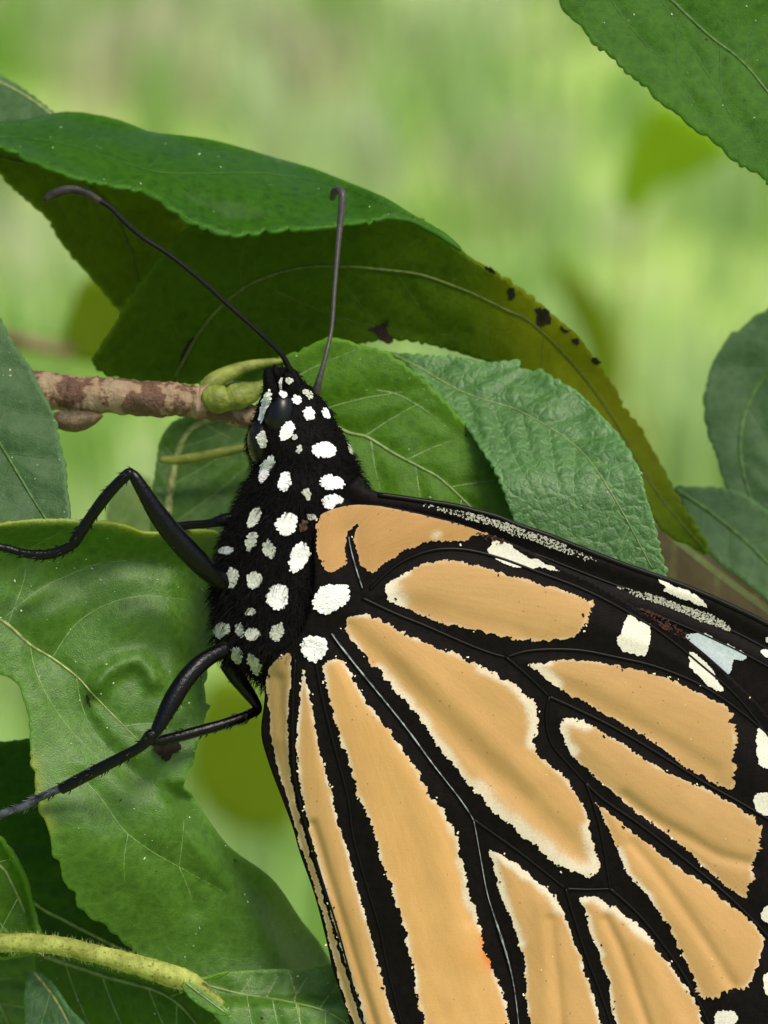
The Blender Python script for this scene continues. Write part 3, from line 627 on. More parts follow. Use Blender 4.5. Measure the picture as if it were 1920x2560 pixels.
v, f = noisy_tube([(-3300, 2900, 95, 110), (-2000, 2560, 55, 70), (-900, 2400, 20, 42), (-300, 2362, 6, 30), (0, 2357, 3.2, 24), (83, 2358, 3.0, 24), (167, 2368, 2.9, 24), (267, 2392, 2.9, 24), (367, 2420, 2.9, 27), (430, 2440, 2.9, 29), (480, 2458, 3.0, 26), (530, 2500, 3.4, 20), (600, 2560, 4.5, 17), (720, 2660, 7, 14)], 22, 18, .05, seed=10)
o = mk('shoot', v, f, M['shoot'], shrub); o['label'] = 'yellow green downy shoot arching along the lower left'
shoot = o
# fine hairs on the shoot
hv, hf = [], []
for k in range(900):
    t = RNG.uniform(-60, 560); cy = np.interp(t, [0, 83, 167, 267, 367, 430, 530], [2357, 2358, 2368, 2392, 2420, 2440, 2500]); a = RNG.uniform(0, 6.28)
    rr = 26; b = P(t, cy - math.sin(a) * rr, 2.9 - math.cos(a) * rr * MMPX); e = P(t + RNG.normal() * 6, cy - math.sin(a) * (rr + RNG.uniform(5, 14)), 2.9 - math.cos(a) * (rr + 10) * MMPX)
    s_ = RGT * 1.0e-5; i = len(hv); hv += [b - s_, b + s_, e]; hf.append((i, i + 1, i + 2))
o = mk('fuzz', np.array(hv), hf, M['midrib_pale'], shoot, smooth=False); o['kind'] = 'stuff'
# main stem and the limbs that carry the leaves beyond the picture
def limb(pts, r0, r1, mat='trunk', sides=12, seed=0, name='branch'):
    p = catmull(pts, sub=10); v, f = tube(p, np.linspace(r0, r1, len(p)), sides)
    return mk(name, v, f, M[mat], shrub)
limb([(-.10, .09, -.02), (-.098, .092, .30), (-.104, .094, .65), (-.097, .097, 1.0), (-.085, .10, 1.2)], .009, .0035, name='trunk', sides=16)
limb([(-.097, .097, .95), (-.06, .075, 1.04), (-.015, .04, 1.075), (.02, .016, 1.058), (.032, .007, 1.03)], .0035, .0006, 'bark')
limb([(-.086, .10, 1.19), (-.03, .075, 1.20), (.03, .05, 1.15), (.052, .035, 1.06), (.030, .021, 1.003), (.022, .0185, .995)], .0028, .0006, 'bark')
bl_ = P(178, 880, 150); limb([(-.098, .096, .98), tuple(np.array((-.098, .096, .98)) * .45 + bl_ * .55 + np.array([0, 0, .006])), tuple(bl_)], .0012, .0005, 'bark')
limb([(-.102, .094, .72), (-.06, .075, .86), (-.03, .035, .955), (-.021, .012, .972)], .0032, .0006, 'bark')
ext = []
def genleaf():
    ol = []
    for t in np.linspace(0, 1, 40): ol.append((t * 38, 10.5 * math.sin(math.pi * t ** .8) ** .85))
    ol = np.array(ol + [(x, -y) for x, y in ol[-2:0:-1]]); ol = serrate(resample(ol, .6, True), 2.0, .35, None, 5)
    v, f = triangulate(ol, 2.2)
    z = -.004 * (v[:, 0] - 10) ** 2 * .6 + .12 * np.abs(v[:, 1]) + .3 * np.sin(v[:, 0] * .5) * np.abs(v[:, 1]) / 10
    me = bpy.data.meshes.new('leaf'); vv = np.stack([v[:, 0], v[:, 1], z], 1) * 1e-3
    me.from_pydata(vv.tolist(), [], f.tolist()); me.polygons.foreach_set('use_smooth', [True] * len(me.polygons))
    me.attributes.new('edge', 'FLOAT', 'POINT'); me.attributes.new('tint', 'FLOAT', 'POINT'); me.materials.append(M['leaf']); return me, vv
gl, glv = genleaf()
paths = [[(-.098, .092, .5), (-.104, .094, .75), (-.097, .097, 1.0), (-.085, .10, 1.2)], [(-.09, .097, .96), (-.06, .075, 1.04), (-.015, .04, 1.075), (.02, .016, 1.058)],
         [(-.086, .10, 1.19), (-.03, .075, 1.20), (.03, .05, 1.15), (.052, .035, 1.06)], [(-.10, .094, .76), (-.06, .075, .86), (-.03, .035, .955)]]
rl = random.Random(4)
cnt = 0
for k in range(400):
    if cnt >= 60: break
    p = catmull(rl.choice(paths), sub=10); b = Vector(p[rl.randrange(len(p))])
    mat = Matrix.Translation(b) @ Matrix.Rotation(rl.uniform(0, 6.28), 4, 'Z') @ Matrix.Rotation(rl.uniform(-.2, .9), 4, 'Y') @ Matrix.Rotation(rl.uniform(-.5, .5), 4, 'X')
    wv = np.array([mat @ Vector(q) for q in glv[::6]])
    X, Y, Dp = unproj(wv)
    if np.any((X > -160) & (X < 2080) & (Y > -160) & (Y < 2720) & (Dp > -195)): continue
    if np.any(Dp < 0): continue
    o = bpy.data.objects.new('leaf', gl); COL.objects.link(o); o.parent = shrub; o.matrix_basis = Matrix.Translation(-Vector(ROOT)) @ mat; cnt += 1

# ------------------------------------------------------------------ butterfly
BASE = P(620, 1500, 2.2)
fly = empty('butterfly', BASE)
setp(fly, 'orange and black butterfly with white spotted body, wings closed, clinging to a leaf', 'butterfly')

HV = {  # hindwing veins (photo pixels)
 'sc': [(925, 1473), (967, 1432), (1010, 1402), (1080, 1376), (1160, 1374), (1250, 1395), (1350, 1432), (1460, 1474), (1560, 1525), (1650, 1580), (1750, 1660), (1850, 1750), (1950, 1880)],
 'rs': [(905, 1495), (990, 1535), (1060, 1563), (1167, 1610), (1225, 1632), (1265, 1643)],
 'rs1': [(1265, 1643), (1330, 1626), (1440, 1625), (1540, 1643), (1640, 1667), (1750, 1712), (1850, 1778), (1960, 1870)],
 'm0': [(1265, 1643), (1320, 1690), (1373, 1742)],
 'm1': [(1373, 1742), (1440, 1772), (1540, 1822), (1660, 1893), (1767, 1960), (1860, 2012), (1990, 2090)],
 'm2a': [(1373, 1742), (1365, 1800), (1380, 1860), (1425, 1915), (1465, 1958)],
 'm2': [(1465, 1958), (1510, 2000), (1600, 2062), (1700, 2140), (1800, 2222), (1860, 2278), (1920, 2342), (2000, 2450)],
 'm3a': [(1465, 1958), (1490, 2030), (1508, 2110), (1525, 2222)],
 'm3': [(1525, 2222), (1600, 2290), (1680, 2392), (1740, 2492), (1785, 2590), (1830, 2700)],
 'dc': [(1414, 2222), (1470, 2224), (1525, 2222)],
 'cub': [(1185, 2050), (1300, 2132), (1414, 2222)],
 'cu1': [(1414, 2222), (1440, 2310), (1470, 2400), (1500, 2480), (1530, 2570), (1570, 2740)],
 'an1': [(785, 1630), (805, 1740), (832, 1850), (870, 1995), (883, 2090), (917, 2214), (950, 2324), (970, 2424), (1003, 2554), (1040, 2700)],
 'an2': [(738, 1650), (733, 1740), (732, 1830), (737, 1930), (757, 2030), (800, 2180), (850, 2340), (907, 2550), (950, 2660)],
}
HW = {
 'hum': [(873, 1343), (878, 1372), (887, 1407), (897, 1440), (907, 1470)],
 'cu': [(830, 1585), (850, 1612), (890, 1663), (950, 1737), (1017, 1820), (1083, 1910), (1153, 2000), (1185, 2050)],
 'cu2': [(1185, 2050), (1192, 2085), (1200, 2130), (1217, 2224), (1233, 2280), (1253, 2340), (1273, 2407), (1287, 2474), (1297, 2554), (1310, 2680)],
}
FOLDS = [([(880, 1570), (960, 1650), (1030, 1725), (1110, 1810), (1200, 1900), (1300, 1990), (1400, 2085), (1450, 2140)], .10, 30), ([(1010, 1640), (1120, 1740), (1230, 1850), (1330, 1950)], -.06, 30),
         ([(783, 2060), (800, 2115), (830, 2215), (860, 2310), (890, 2410), (915, 2490), (940, 2570)], .13, 10), ([(1375, 2300), (1385, 2400), (1395, 2480), (1405, 2620)], .10, 14), ([(1350, 2260), (1365, 2380), (1370, 2600)], -.05, 22),
         ([(1515, 2300), (1545, 2360), (1572, 2430), (1600, 2510), (1640, 2620)], .11, 13), ([(1600, 2350), (1650, 2470), (1700, 2600)], -.05, 25), ([(1560, 1990), (1640, 2050), (1730, 2100), (1800, 2140), (1880, 2160)], .10, 16),
         ([(1580, 2110), (1640, 2180), (1720, 2290), (1780, 2380), (1830, 2460)], .08, 15), ([(700, 1700), (705, 1800), (712, 1880), (740, 1990)], .10, 14), ([(1400, 1700), (1520, 1770), (1650, 1840), (1780, 1920)], .05, 22),
         ([(1000, 1500), (1150, 1540), (1300, 1580)], .05, 25), ([(900, 1700), (980, 1850), (1050, 2000), (1110, 2180), (1160, 2400)], -.05, 40), ([(1120, 2040), (1140, 2160), (1170, 2300)], .07, 20)]
HVS = [resample(catmull(q, False, 6), 25) for q in list(HV.values()) + list(HW.values())]
FOLDR = [(resample(catmull(q, False, 6), 25), a, wd) for q, a, wd in FOLDS]
def Dh(q):
    q = np.asarray(q, float)
    t = np.hypot(q[:, 0] - 840, q[:, 1] - 1480)
    d = -.38 + 2.1 * sstep(0, 1300, t)
    dv = np.min([dline(q, l) for l in HVS], 0)
    d = d - .16 * (1 - np.exp(-(dv / 45) ** 2)) + .0
    for l, a, wd in FOLDR: d = d + 1.5 * a * np.exp(-(dline(q, l) / wd) ** 2)
    d = d + .05 * VN(q[:, 0], q[:, 1], 120)
    d = d + .55 * sstep(60, 0, q[:, 0] - (660 + np.maximum(q[:, 1] - 1850, 0) * .31)) * sstep(1620, 1700, q[:, 1])   # inner margin rolls back round the abdomen
    return d
hind_ol = [(812, 1300), (833, 1271), (867, 1262), (930, 1260), (1000, 1271), (1080, 1289), (1150, 1308), (1225, 1336), (1300, 1366), (1400, 1416), (1480, 1454), (1560, 1500), (1620, 1538), (1694, 1578), (1727, 1605), (1767, 1638), (1814, 1680), (1867, 1730),
           (1920, 1790), (1985, 1900), (2030, 2050), (2050, 2200), (2040, 2360), (1990, 2500), (1900, 2640), (1780, 2760), (1600, 2860), (1400, 2920), (1200, 2930), (1050, 2880), (960, 2780), (915, 2680), (875, 2557), (867, 2527), (843, 2457), (830, 2417), (817, 2357),
           (787, 2240), (750, 2134), (733, 2073), (710, 2010), (683, 1940), (667, 1893), (655, 1850), (653, 1813), (660, 1760), (664, 1703), (672, 1660), (700, 1632), (740, 1600), (770, 1540), (785, 1460), (785, 1380), (788, 1330)]
hol = resample(catmull(hind_ol, True, 6), 6, True)
v2, f2 = triangulate(hol, 9)
hd = Dh(v2); hv3 = PV(v2[:, 0], v2[:, 1], hd)
hind = mk('hindwing', hv3, f2, M['black_wing'], fly, solid=.03); hind['label'] = 'near hindwing with orange cells between black veins'
hbvh = BVHTree.FromPolygons(hv3.tolist(), f2.tolist())

def jag(p, amp, ampf=None):
    n = len(p); r1 = RNG.normal(size=n); r2 = RNG.normal(size=n); r2 = (r2 + np.roll(r2, 1) + np.roll(r2, 2) + np.roll(r2, 3)) / 2
    a = amp * (ampf(p[:, 0], p[:, 1]) if ampf else 1.0)
    return p + normals2(p) * (np.clip(.55 * r1 + .95 * r2, -2.2, 2.2) * a)[:, None]
CELLMAT = {}
def cell(poly, col, thin=.55, thin_w=5.5, zones=(), jagf=None, deep=None, jamp=2.1):
    if col not in CELLMAT: CELLMAT[col] = wingmat('wing_orange_%d' % len(CELLMAT), col)
    sm = resample(catmull(poly, True, 6), 3.6, True); p = jag(sm, jamp * 1.05, jagf)
    v, f = triangulate(p, 6.5)
    de = dline(v, sm, True); nz = VN(v[:, 0], v[:, 1], 26)
    rim = thin * np.exp(-(de / thin_w) ** 2) * (.75 + .6 * nz)
    for line, wd, st in zones:
        dz = dline(v, line) + 5 * nz; rim = np.maximum(rim, st * np.exp(-(np.maximum(dz, 0) / wd) ** 3))
    dx_, dy_ = v[:, 0] - 780, v[:, 1] - 1420
    at = {'pol': np.stack([np.arctan2(dy_, dx_) * 46, np.hypot(dx_, dy_) / 130, 0 * dx_], 1), 'rim': np.clip(rim, 0, 1), 'rimn': 1.2 * np.clip(rim * 2, 0, 1) * np.clip(2 - 2 * rim, 0, 1), 'deep': np.clip(deep(v), 0, 1) if deep else np.zeros(len(v))}
    o = mk('wing_cell', PV(v[:, 0], v[:, 1], Dh(v) - .045), f, CELLMAT[col], hind, at)
    # loose scales along the ragged edge
    n = normals2(sm); m = RNG.random(len(sm)) < .035
    for k in np.where(m)[0]:
        off = RNG.normal() * 5.5 * (jagf(sm[k:k + 1, 0], sm[k:k + 1, 1])[0] if jagf else 1.0)
        (PALE if off > 1.5 else DARK).append((sm[k] + n[k] * off, off))
    return o
PALE, DARK = [], []
ORA, ORB, ORC, TAN_SHADED = (.42, .245, .086), (.50, .285, .098), (.385, .228, .083), (.26, .17, .055)
# A narrow tan strip along the inner margin, colour darkened for the shaded fold
cell([(690, 1650), (705, 1640), (725, 1638), (728, 1700), (722, 1750), (720, 1813), (722, 1900), (733, 1977), (747, 2033), (767, 2110), (793, 2194), (827, 2307), (850, 2390), (878, 2474), (902, 2557), (920, 2610), (905, 2620), (882, 2557), (860, 2490), (826, 2367), (802, 2270), (752, 2117),
      (743, 2083), (727, 2027), (707, 1960), (690, 1900), (680, 1853), (675, 1800), (672, 1767), (667, 1700), (674, 1668)], TAN_SHADED, .35, 5, jamp=1.5)
# B
cell([(758, 1677), (763, 1690), (777, 1760), (787, 1813), (800, 1873), (813, 1927), (823, 1967), (837, 2017), (847, 2060), (863, 2104), (883, 2187), (900, 2240), (917, 2307), (937, 2374), (950, 2430), (967, 2490), (987, 2554), (1010, 2640), (1005, 2715), (965, 2700), (938, 2620), (913, 2554), (900, 2507), (883, 2457), (860, 2390),
      (840, 2324), (820, 2247), (800, 2174), (778, 2090), (761, 2013), (750, 1950), (744, 1900), (743, 1833), (747, 1767), (752, 1710)], ORA, .95, 6, jamp=2.0)
# C
cell([(830, 1650), (847, 1648), (863, 1663), (883, 1693), (903, 1730), (923, 1763), (947, 1793), (970, 1817), (990, 1850), (1010, 1880), (1037, 1917), (1060, 1963), (1080, 1995), (1105, 2018), (1123, 2060), (1143, 2090), (1150, 2134), (1163, 2187), (1169, 2227), (1187, 2264), (1197, 2307), (1206, 2340), (1212, 2384), (1230, 2424), (1250, 2464), (1267, 2517),
      (1275, 2554), (1290, 2620), (1280, 2700), (1190, 2760), (1120, 2720), (1085, 2640), (1060, 2554), (1047, 2500), (1037, 2434), (1023, 2380), (1010, 2314), (990, 2260), (977, 2207), (955, 2164), (941, 2107), (927, 2064), (909, 2018), (893, 1983), (880, 1933), (867, 1893), (853, 1853), (840, 1813), (827, 1760), (817, 1713), (810, 1667)],
     ORB, .95, 7, zones=[([(1110, 2020), (1145, 2090), (1160, 2180), (1170, 2240), (1195, 2300)], 13, .75)], jamp=3.0,
     deep=lambda v: .9 * np.exp(-(dline(v, [(1207, 2345), (1213, 2385), (1228, 2420)]) / 12) ** 2) + .22 * np.exp(-((v[:, 0] - 1185) / 45) ** 2 - ((v[:, 1] - 2395) / 30) ** 2))
# D
Dp = [(867, 1543), (900, 1538), (930, 1542), (960, 1553), (987, 1567), (1020, 1587), (1060, 1603), (1107, 1623), (1143, 1637), (1183, 1657), (1220, 1675), (1257, 1697), (1293, 1717), (1313, 1737), (1333, 1752), (1340, 1783), (1342, 1823), (1335, 1857), (1353, 1893), (1383, 1920), (1410, 1943), (1433, 1977), (1453, 2003), (1467, 2037), (1477, 2080), (1487, 2117), (1497, 2150),
      (1496, 2181), (1477, 2190), (1433, 2182), (1413, 2173), (1380, 2150), (1340, 2113), (1300, 2087), (1267, 2053), (1230, 2027), (1193, 1983), (1157, 1947), (1127, 1907), (1097, 1867), (1073, 1830), (1040, 1783), (1017, 1753), (1000, 1733), (983, 1723), (953, 1680), (927, 1660), (903, 1627), (883, 1600), (867, 1570)]
cell(Dp, ORA, .75, 6, zones=[([(950, 1680), (1000, 1736), (1040, 1785), (1097, 1869), (1157, 1948), (1193, 1985)], 17, .85), ([(1193, 1985), (1230, 2029), (1300, 2089), (1380, 2150), (1433, 2182), (1480, 2188)], 32, .92), ([(1490, 2180), (1483, 2120), (1470, 2070)], 18, .8),
                              ([(1200, 1668), (1257, 1699), (1313, 1739)], 11, .75), ([(1315, 1740), (1340, 1783), (1341, 1823), (1335, 1855)], 20, .85)], jamp=2.8)
# E
cell([(962, 1475), (977, 1455), (1000, 1438), (1020, 1427), (1047, 1413), (1080, 1407), (1127, 1402), (1167, 1408), (1210, 1418), (1267, 1437), (1323, 1453), (1373, 1467), (1417, 1480), (1460, 1493), (1477, 1507), (1483, 1523), (1467, 1547), (1455, 1570), (1440, 1590), (1400, 1598), (1367, 1604), (1327, 1600), (1280, 1597), (1240, 1588), (1190, 1577), (1127, 1562),
      (1077, 1547), (1020, 1522), (987, 1510), (967, 1500), (968, 1488)], ORC, .4, 4, zones=[([(972, 1462), (975, 1490), (990, 1508)], 30, 1.0), ([(980, 1455), (1020, 1430)], 12, .9)], jagf=lambda x, y: 1 + 1.3 * sstep(1430, 1470, x))
# F with the hook vein cut out of it
cell([(803, 1287), (833, 1273), (867, 1264), (907, 1262), (950, 1266), (1000, 1275), (1050, 1286), (1100, 1298), (1150, 1311), (1193, 1326), (1218, 1337), (1193, 1338), (1173, 1349), (1147, 1353), (1117, 1355), (1077, 1353), (1050, 1360), (1020, 1373), (993, 1387), (967, 1403), (947, 1420), (930, 1428), (912, 1423), (898, 1400), (890, 1373), (887, 1347),
      (889, 1325), (895, 1309), (883, 1316), (869, 1330), (865, 1353), (867, 1387), (867, 1412), (847, 1420), (827, 1429), (812, 1426), (803, 1403), (793, 1380), (790, 1347), (794, 1313)], (.375, .205, .07), .15, 4, jagf=lambda x, y: np.where(y < 1300 + .12 * (x - 1000) + 6, .12, 1.0), zones=[([(1088, 1342), (1095, 1340)], 9, .55)])
# G
cell([(1323, 1657), (1353, 1658), (1387, 1652), (1440, 1650), (1483, 1655), (1533, 1661), (1583, 1673), (1620, 1682), (1654, 1693), (1700, 1710), (1740, 1730), (1777, 1747), (1804, 1760), (1824, 1775), (1830, 1800), (1834, 1833), (1838, 1867), (1836, 1900), (1838, 1940), (1827, 1975), (1807, 1967), (1767, 1947), (1720, 1920), (1677, 1887), (1634, 1857), (1594, 1830), (1554, 1807), (1507, 1783), (1460, 1755),
      (1417, 1733), (1387, 1715), (1362, 1695), (1345, 1678)], ORC, .35, 4, zones=[([(1330, 1660), (1355, 1683), (1385, 1712)], 19, .85), ([(1330, 1660), (1375, 1658)], 12, .8)], jagf=lambda x, y: 1 + 1.2 * sstep(1800, 1830, x))
# H
cell([(1403, 1800), (1433, 1795), (1470, 1807), (1500, 1827), (1547, 1853), (1580, 1877), (1627, 1908), (1667, 1930), (1717, 1953), (1764, 1973), (1800, 1993), (1834, 2010), (1867, 2037), (1897, 2060), (1909, 2075), (1895, 2093), (1897, 2127), (1878, 2157), (1880, 2193), (1874, 2220), (1868, 2242), (1847, 2237), (1814, 2218), (1780, 2183), (1744, 2150), (1687, 2100), (1647, 2070), (1600, 2037), (1564, 2007), (1517, 1967),
      (1477, 1933), (1444, 1903), (1428, 1883), (1413, 1863), (1403, 1827)], ORC, .45, 4.5, zones=[([(1404, 1803), (1405, 1830), (1418, 1866), (1430, 1882)], 16, .9), ([(1404, 1800), (1433, 1797), (1468, 1808)], 16, .85)], jagf=lambda x, y: 1 + 1.6 * sstep(1860, 1890, x))
# I
cell([(1487, 2003), (1507, 2022), (1544, 2047), (1580, 2080), (1614, 2103), (1650, 2130), (1690, 2163), (1744, 2197), (1780, 2220), (1810, 2250), (1844, 2277), (1877, 2303), (1904, 2337), (1908, 2360), (1898, 2400), (1875, 2455), (1840, 2477), (1800, 2488), (1761, 2498), (1747, 2474), (1730, 2437), (1713, 2400), (1693, 2360), (1680, 2327), (1657, 2294), (1623, 2247), (1597, 2217), (1570, 2184), (1553, 2150), (1537, 2110), (1520, 2067), (1505, 2037)],
     ORA, .5, 4.5, zones=[([(1545, 2130), (1570, 2182), (1600, 2220), (1640, 2270)], 11, .8)], jagf=lambda x, y: 1 + 1.5 * sstep(2430, 2470, y))
# J
cell([(1447, 2246), (1477, 2241), (1507, 2251), (1543, 2270), (1567, 2290), (1597, 2314), (1627, 2344), (1643, 2374), (1673, 2410), (1700, 2450), (1727, 2484), (1747, 2527), (1757, 2557), (1790, 2640), (1780, 2710), (1690, 2740), (1600, 2720), (1565, 2640), (1540, 2557), (1530, 2507), (1520, 2447), (1507, 2414), (1497, 2380), (1483, 2340), (1467, 2300), (1457, 2267)],
     ORA, .8, 6, zones=[([(1450, 2250), (1478, 2246), (1510, 2258), (1567, 2296), (1627, 2348)], 14, .85), ([(1452, 2255), (1470, 2305), (1500, 2385)], 9, .8)])
# K
cell([(1223, 2123), (1247, 2133), (1283, 2157), (1300, 2166), (1337, 2200), (1377, 2228), (1403, 2264), (1417, 2304), (1433, 2344), (1450, 2390), (1463, 2440), (1480, 2484), (1493, 2527), (1502, 2557), (1520, 2650), (1500, 2750), (1400, 2770), (1345, 2700), (1323, 2557), (1317, 2490), (1313, 2434), (1303, 2367), (1287, 2317), (1270, 2280), (1252, 2240), (1240, 2200), (1231, 2157)],
     ORA, .8, 6, zones=[([(1226, 2128), (1250, 2140), (1300, 2172), (1375, 2230), (1405, 2275)], 15, .9), ([(1228, 2130), (1236, 2165), (1254, 2235), (1275, 2285), (1300, 2360)], 14, .85)])
def spot(poly, parent, dep, mat='wing_white', jamp=1.6, name='white_spot'):
    p = jag(resample(catmull(poly, True, 5), 3.2, True), jamp); v, f = triangulate(p, 8)
    return mk(name, PV(v[:, 0], v[:, 1], dep(v) - .045), f, M[mat], parent)
for pl in ([(1233, 1352), (1250, 1356), (1277, 1363), (1310, 1386), (1343, 1400), (1377, 1416), (1400, 1428), (1380, 1427), (1353, 1418), (1330, 1423), (1307, 1417), (1280, 1417), (1257, 1407), (1230, 1392), (1218, 1377), (1225, 1364)],
           [(1567, 1540), (1584, 1540), (1597, 1551), (1620, 1558), (1627, 1570), (1625, 1593), (1620, 1613), (1619, 1630), (1610, 1640), (1587, 1635), (1564, 1630), (1544, 1613), (1542, 1593), (1554, 1581), (1559, 1558)],
           [(1722, 1632), (1737, 1633), (1754, 1647), (1774, 1667), (1788, 1687), (1794, 1706), (1807, 1716), (1804, 1727), (1780, 1722), (1757, 1700), (1734, 1680), (1724, 1660)],
           [(1893, 1830), (1900, 1823), (1920, 1830), (1945, 1850), (1950, 1925), (1920, 1923), (1897, 1910), (1892, 1880)], [(1884, 2000), (1892, 1983), (1915, 1982), (1945, 2000), (1945, 2030), (1915, 2037), (1897, 2030), (1886, 2015)],
           [(1904, 2283), (1915, 2268), (1940, 2265), (1950, 2300), (1925, 2307), (1908, 2300)], [(1909, 2440), (1925, 2432), (1950, 2445), (1945, 2490), (1915, 2485)], [(1785, 2545), (1795, 2530), (1820, 2526), (1842, 2532), (1838, 2560), (1810, 2580), (1790, 2570)]):
    spot(pl, hind, Dh)
for k, (line, r0) in enumerate([(HV[q], 4.5) for q in HV]):
    l = resample(catmull(line, False, 6), 10); l = l[inside(l, hol)]
    v, f = tube(PV(l[:, 0], l[:, 1], Dh(l) - .01), np.linspace(r0, r0 * .7, len(l)) * MMPX * 1e-3, 8); mk('vein', v, f, M['vein_black'], hind)
for nm, r0, r1 in (('hum', 2.0, 4.2), ('cu', 4.4, 3.4), ('cu2', 3.0, 4.4)):
    l = resample(catmull(HW[nm], False, 6), 8)
    rr = np.linspace(r0, r1, len(l))
    if nm == 'cu2': rr = 2.2 + 3.4 * np.exp(-((l[:, 1] - 2365) / 75) ** 2)
    v, f = tube(PV(l[:, 0], l[:, 1], Dh(l) - .03), rr * 1.3 * MMPX * 1e-3, 8); o = mk('vein', v, f, M['vein_black'], hind)
    v, f = tube(PV(l[:, 0] - 1, l[:, 1], Dh(l) - .03 - rr * .95 * MMPX), rr * .55 * RNG.uniform(.7, 1.15, len(l)) * MMPX * 1e-3, 8); o = mk('vein', v, f, M['vein_white'], hind); o['label'] = 'pale frosted vein'

# forewing, behind the hindwing
def Df(q):
    q = np.asarray(q, float); t = np.hypot(q[:, 0] - 840, q[:, 1] - 1480)
    e = dline(q, FEDGE)
    return -.38 + 2.1 * sstep(0, 1300, t) + .16 - .10 * np.exp(-((e - 22) / 14) ** 2) + .10 * np.exp(-((e - 60) / 14) ** 2) - .06 * np.exp(-((e - 95) / 18) ** 2)
FEDGE = np.array([(890, 1195), (920, 1220), (947, 1230), (1000, 1237), (1067, 1247), (1133, 1257), (1200, 1273), (1250, 1287), (1300, 1308), (1367, 1330), (1433, 1356), (1500, 1382), (1567, 1407), (1633, 1430), (1700, 1454), (1747, 1473), (1784, 1488), (1834, 1511), (1920, 1553), (2150, 1680), (2400, 1850), (2600, 2020), (2750, 2200)], float)
fore_ol = [tuple(q) for q in FEDGE] + [(2740, 2290), (2560, 2300), (2300, 2220), (2080, 2120), (1900, 2030), (1500, 1850), (1100, 1650), (900, 1500), (830, 1400), (820, 1300)]
fol = resample(catmull(fore_ol, True, 6), 8, True)
fv, ff = triangulate(fol, 13)
fore = mk('forewing', PV(fv[:, 0], fv[:, 1], Df(fv)), ff, M['black_wing'], fly, solid=.03); fore['label'] = 'near forewing showing as a black white spotted band above the hindwing'
spot([(1720, 1585), (1744, 1582), (1774, 1590), (1800, 1607), (1834, 1617), (1867, 1640), (1857, 1651), (1834, 1647), (1829, 1667), (1814, 1690), (1780, 1665), (1740, 1635), (1715, 1605)], fore, Df, 'wing_blue')
for pl in ([(1647, 1448), (1667, 1455), (1694, 1468), (1724, 1478), (1744, 1492), (1760, 1507), (1767, 1520), (1744, 1513), (1717, 1500), (1687, 1490), (1661, 1480), (1662, 1466)], [(1900, 1627), (1920, 1624), (1945, 1640), (1940, 1652), (1915, 1642)], [(1917, 1596), (1935, 1592), (1945, 1604), (1925, 1612)]):
    spot(pl, fore, Df)
for cx_, cy_, rx_, ry_ in [(2010, 1760, 22, 15), (2060, 1700, 26, 13), (2150, 1790, 30, 16), (2230, 1850, 28, 18), (2300, 1960, 22, 20), (2120, 1900, 20, 16)] + [(2640 - k * 66, 2190 + 16 * (k % 2) - k * 10, 11, 9) for k in range(9)]:
    spot([(cx_ + rx_ * math.cos(t), cy_ + ry_ * math.sin(t)) for t in np.linspace(0, 6.283, 9)[:-1]], fore, Df)      # the rest of the wing tip
for off, r0 in ((7, 7.0), (62, 3.5), (100, 3.0)):
    l = resample(catmull(FEDGE[2:], False, 4), 14); t = np.gradient(l, axis=0); t /= np.linalg.norm(t, axis=1)[:, None]; l = l + np.stack([-t[:, 1], t[:, 0]], 1) * off
    l = l[inside(l, fol)]
    v, f = tube(PV(l[:, 0], l[:, 1], Df(l) - .01), np.full(len(l), r0 * MMPX * 1e-3), 8); mk('vein', v, f, M['vein_black'], fore)

# loose scales, as little plates lying on the wing
def plates(pts, dep, size, off=.06):
    V, F = [], []
    pts = np.asarray(pts, float); d = dep(pts)
    for (x, y), dd in zip(pts, d):
        a = RNG.uniform(0, 6.28); s = size * RNG.uniform(.5, 1.2); l = s * RNG.uniform(1, 1.7); i = len(V)
        for u, w_ in ((-l, -s * .6), (l, -s), (l * 1.15, s * .3), (l * .8, s), (-l, s * .6)):
            V.append((x + u * math.cos(a) - w_ * math.sin(a), y + u * math.sin(a) + w_ * math.cos(a), dd - off - RNG.uniform(0, .02)))
        F.append(tuple(range(i, i + 5))[::-1])
    V = np.array(V); return PV(V[:, 0], V[:, 1], V[:, 2]), F
for lst, mt, sz in (([q for q, _ in PALE], 'scale_pale', 2.0), ([q for q, _ in DARK], 'scale_black', 2.6)):
    v, f = plates(lst, Dh, sz); o = mk('loose_scales', v, f, M[mt], hind, smooth=False); o['kind'] = 'stuff'
def fill(poly, n):
    p = catmull(poly, True, 5); lo, hi = p.min(0), p.max(0); q = RNG.uniform(lo, hi, (n * 4, 2)); return q[inside(q, p)][:n]
st1 = [(1047, 1262), (1063, 1259), (1117, 1272), (1183, 1283), (1250, 1302), (1333, 1324), (1387, 1344), (1433, 1371), (1490, 1399), (1470, 1403), (1433, 1388), (1383, 1372), (1333, 1352), (1283, 1338), (1227, 1314), (1167, 1298), (1113, 1281), (1067, 1270)]
q = fill(st1, 1500); den = np.exp(-((q[:, 0] - 1270) / 130) ** 2) * .9 + .25; q = q[RNG.random(len(q)) < den]
v, f = plates(q, Df, 1.7); o = mk('grey_scales', v, f, M['wing_grey'], fore, smooth=False); o['kind'] = 'stuff'; o['label'] = 'dusting of grey scales along the wing edge'
st2 = [(1540, 1465), (1600, 1480), (1634, 1487), (1667, 1498), (1700, 1512), (1750, 1526), (1790, 1543), (1824, 1566), (1824, 1577), (1784, 1564), (1747, 1551), (1700, 1529), (1660, 1514), (1620, 1501), (1580, 1486)]
q = fill(st2, 1000); q = q[RNG.random(len(q)) < .3 + .7 * sstep(1560, 1660, q[:, 0])]
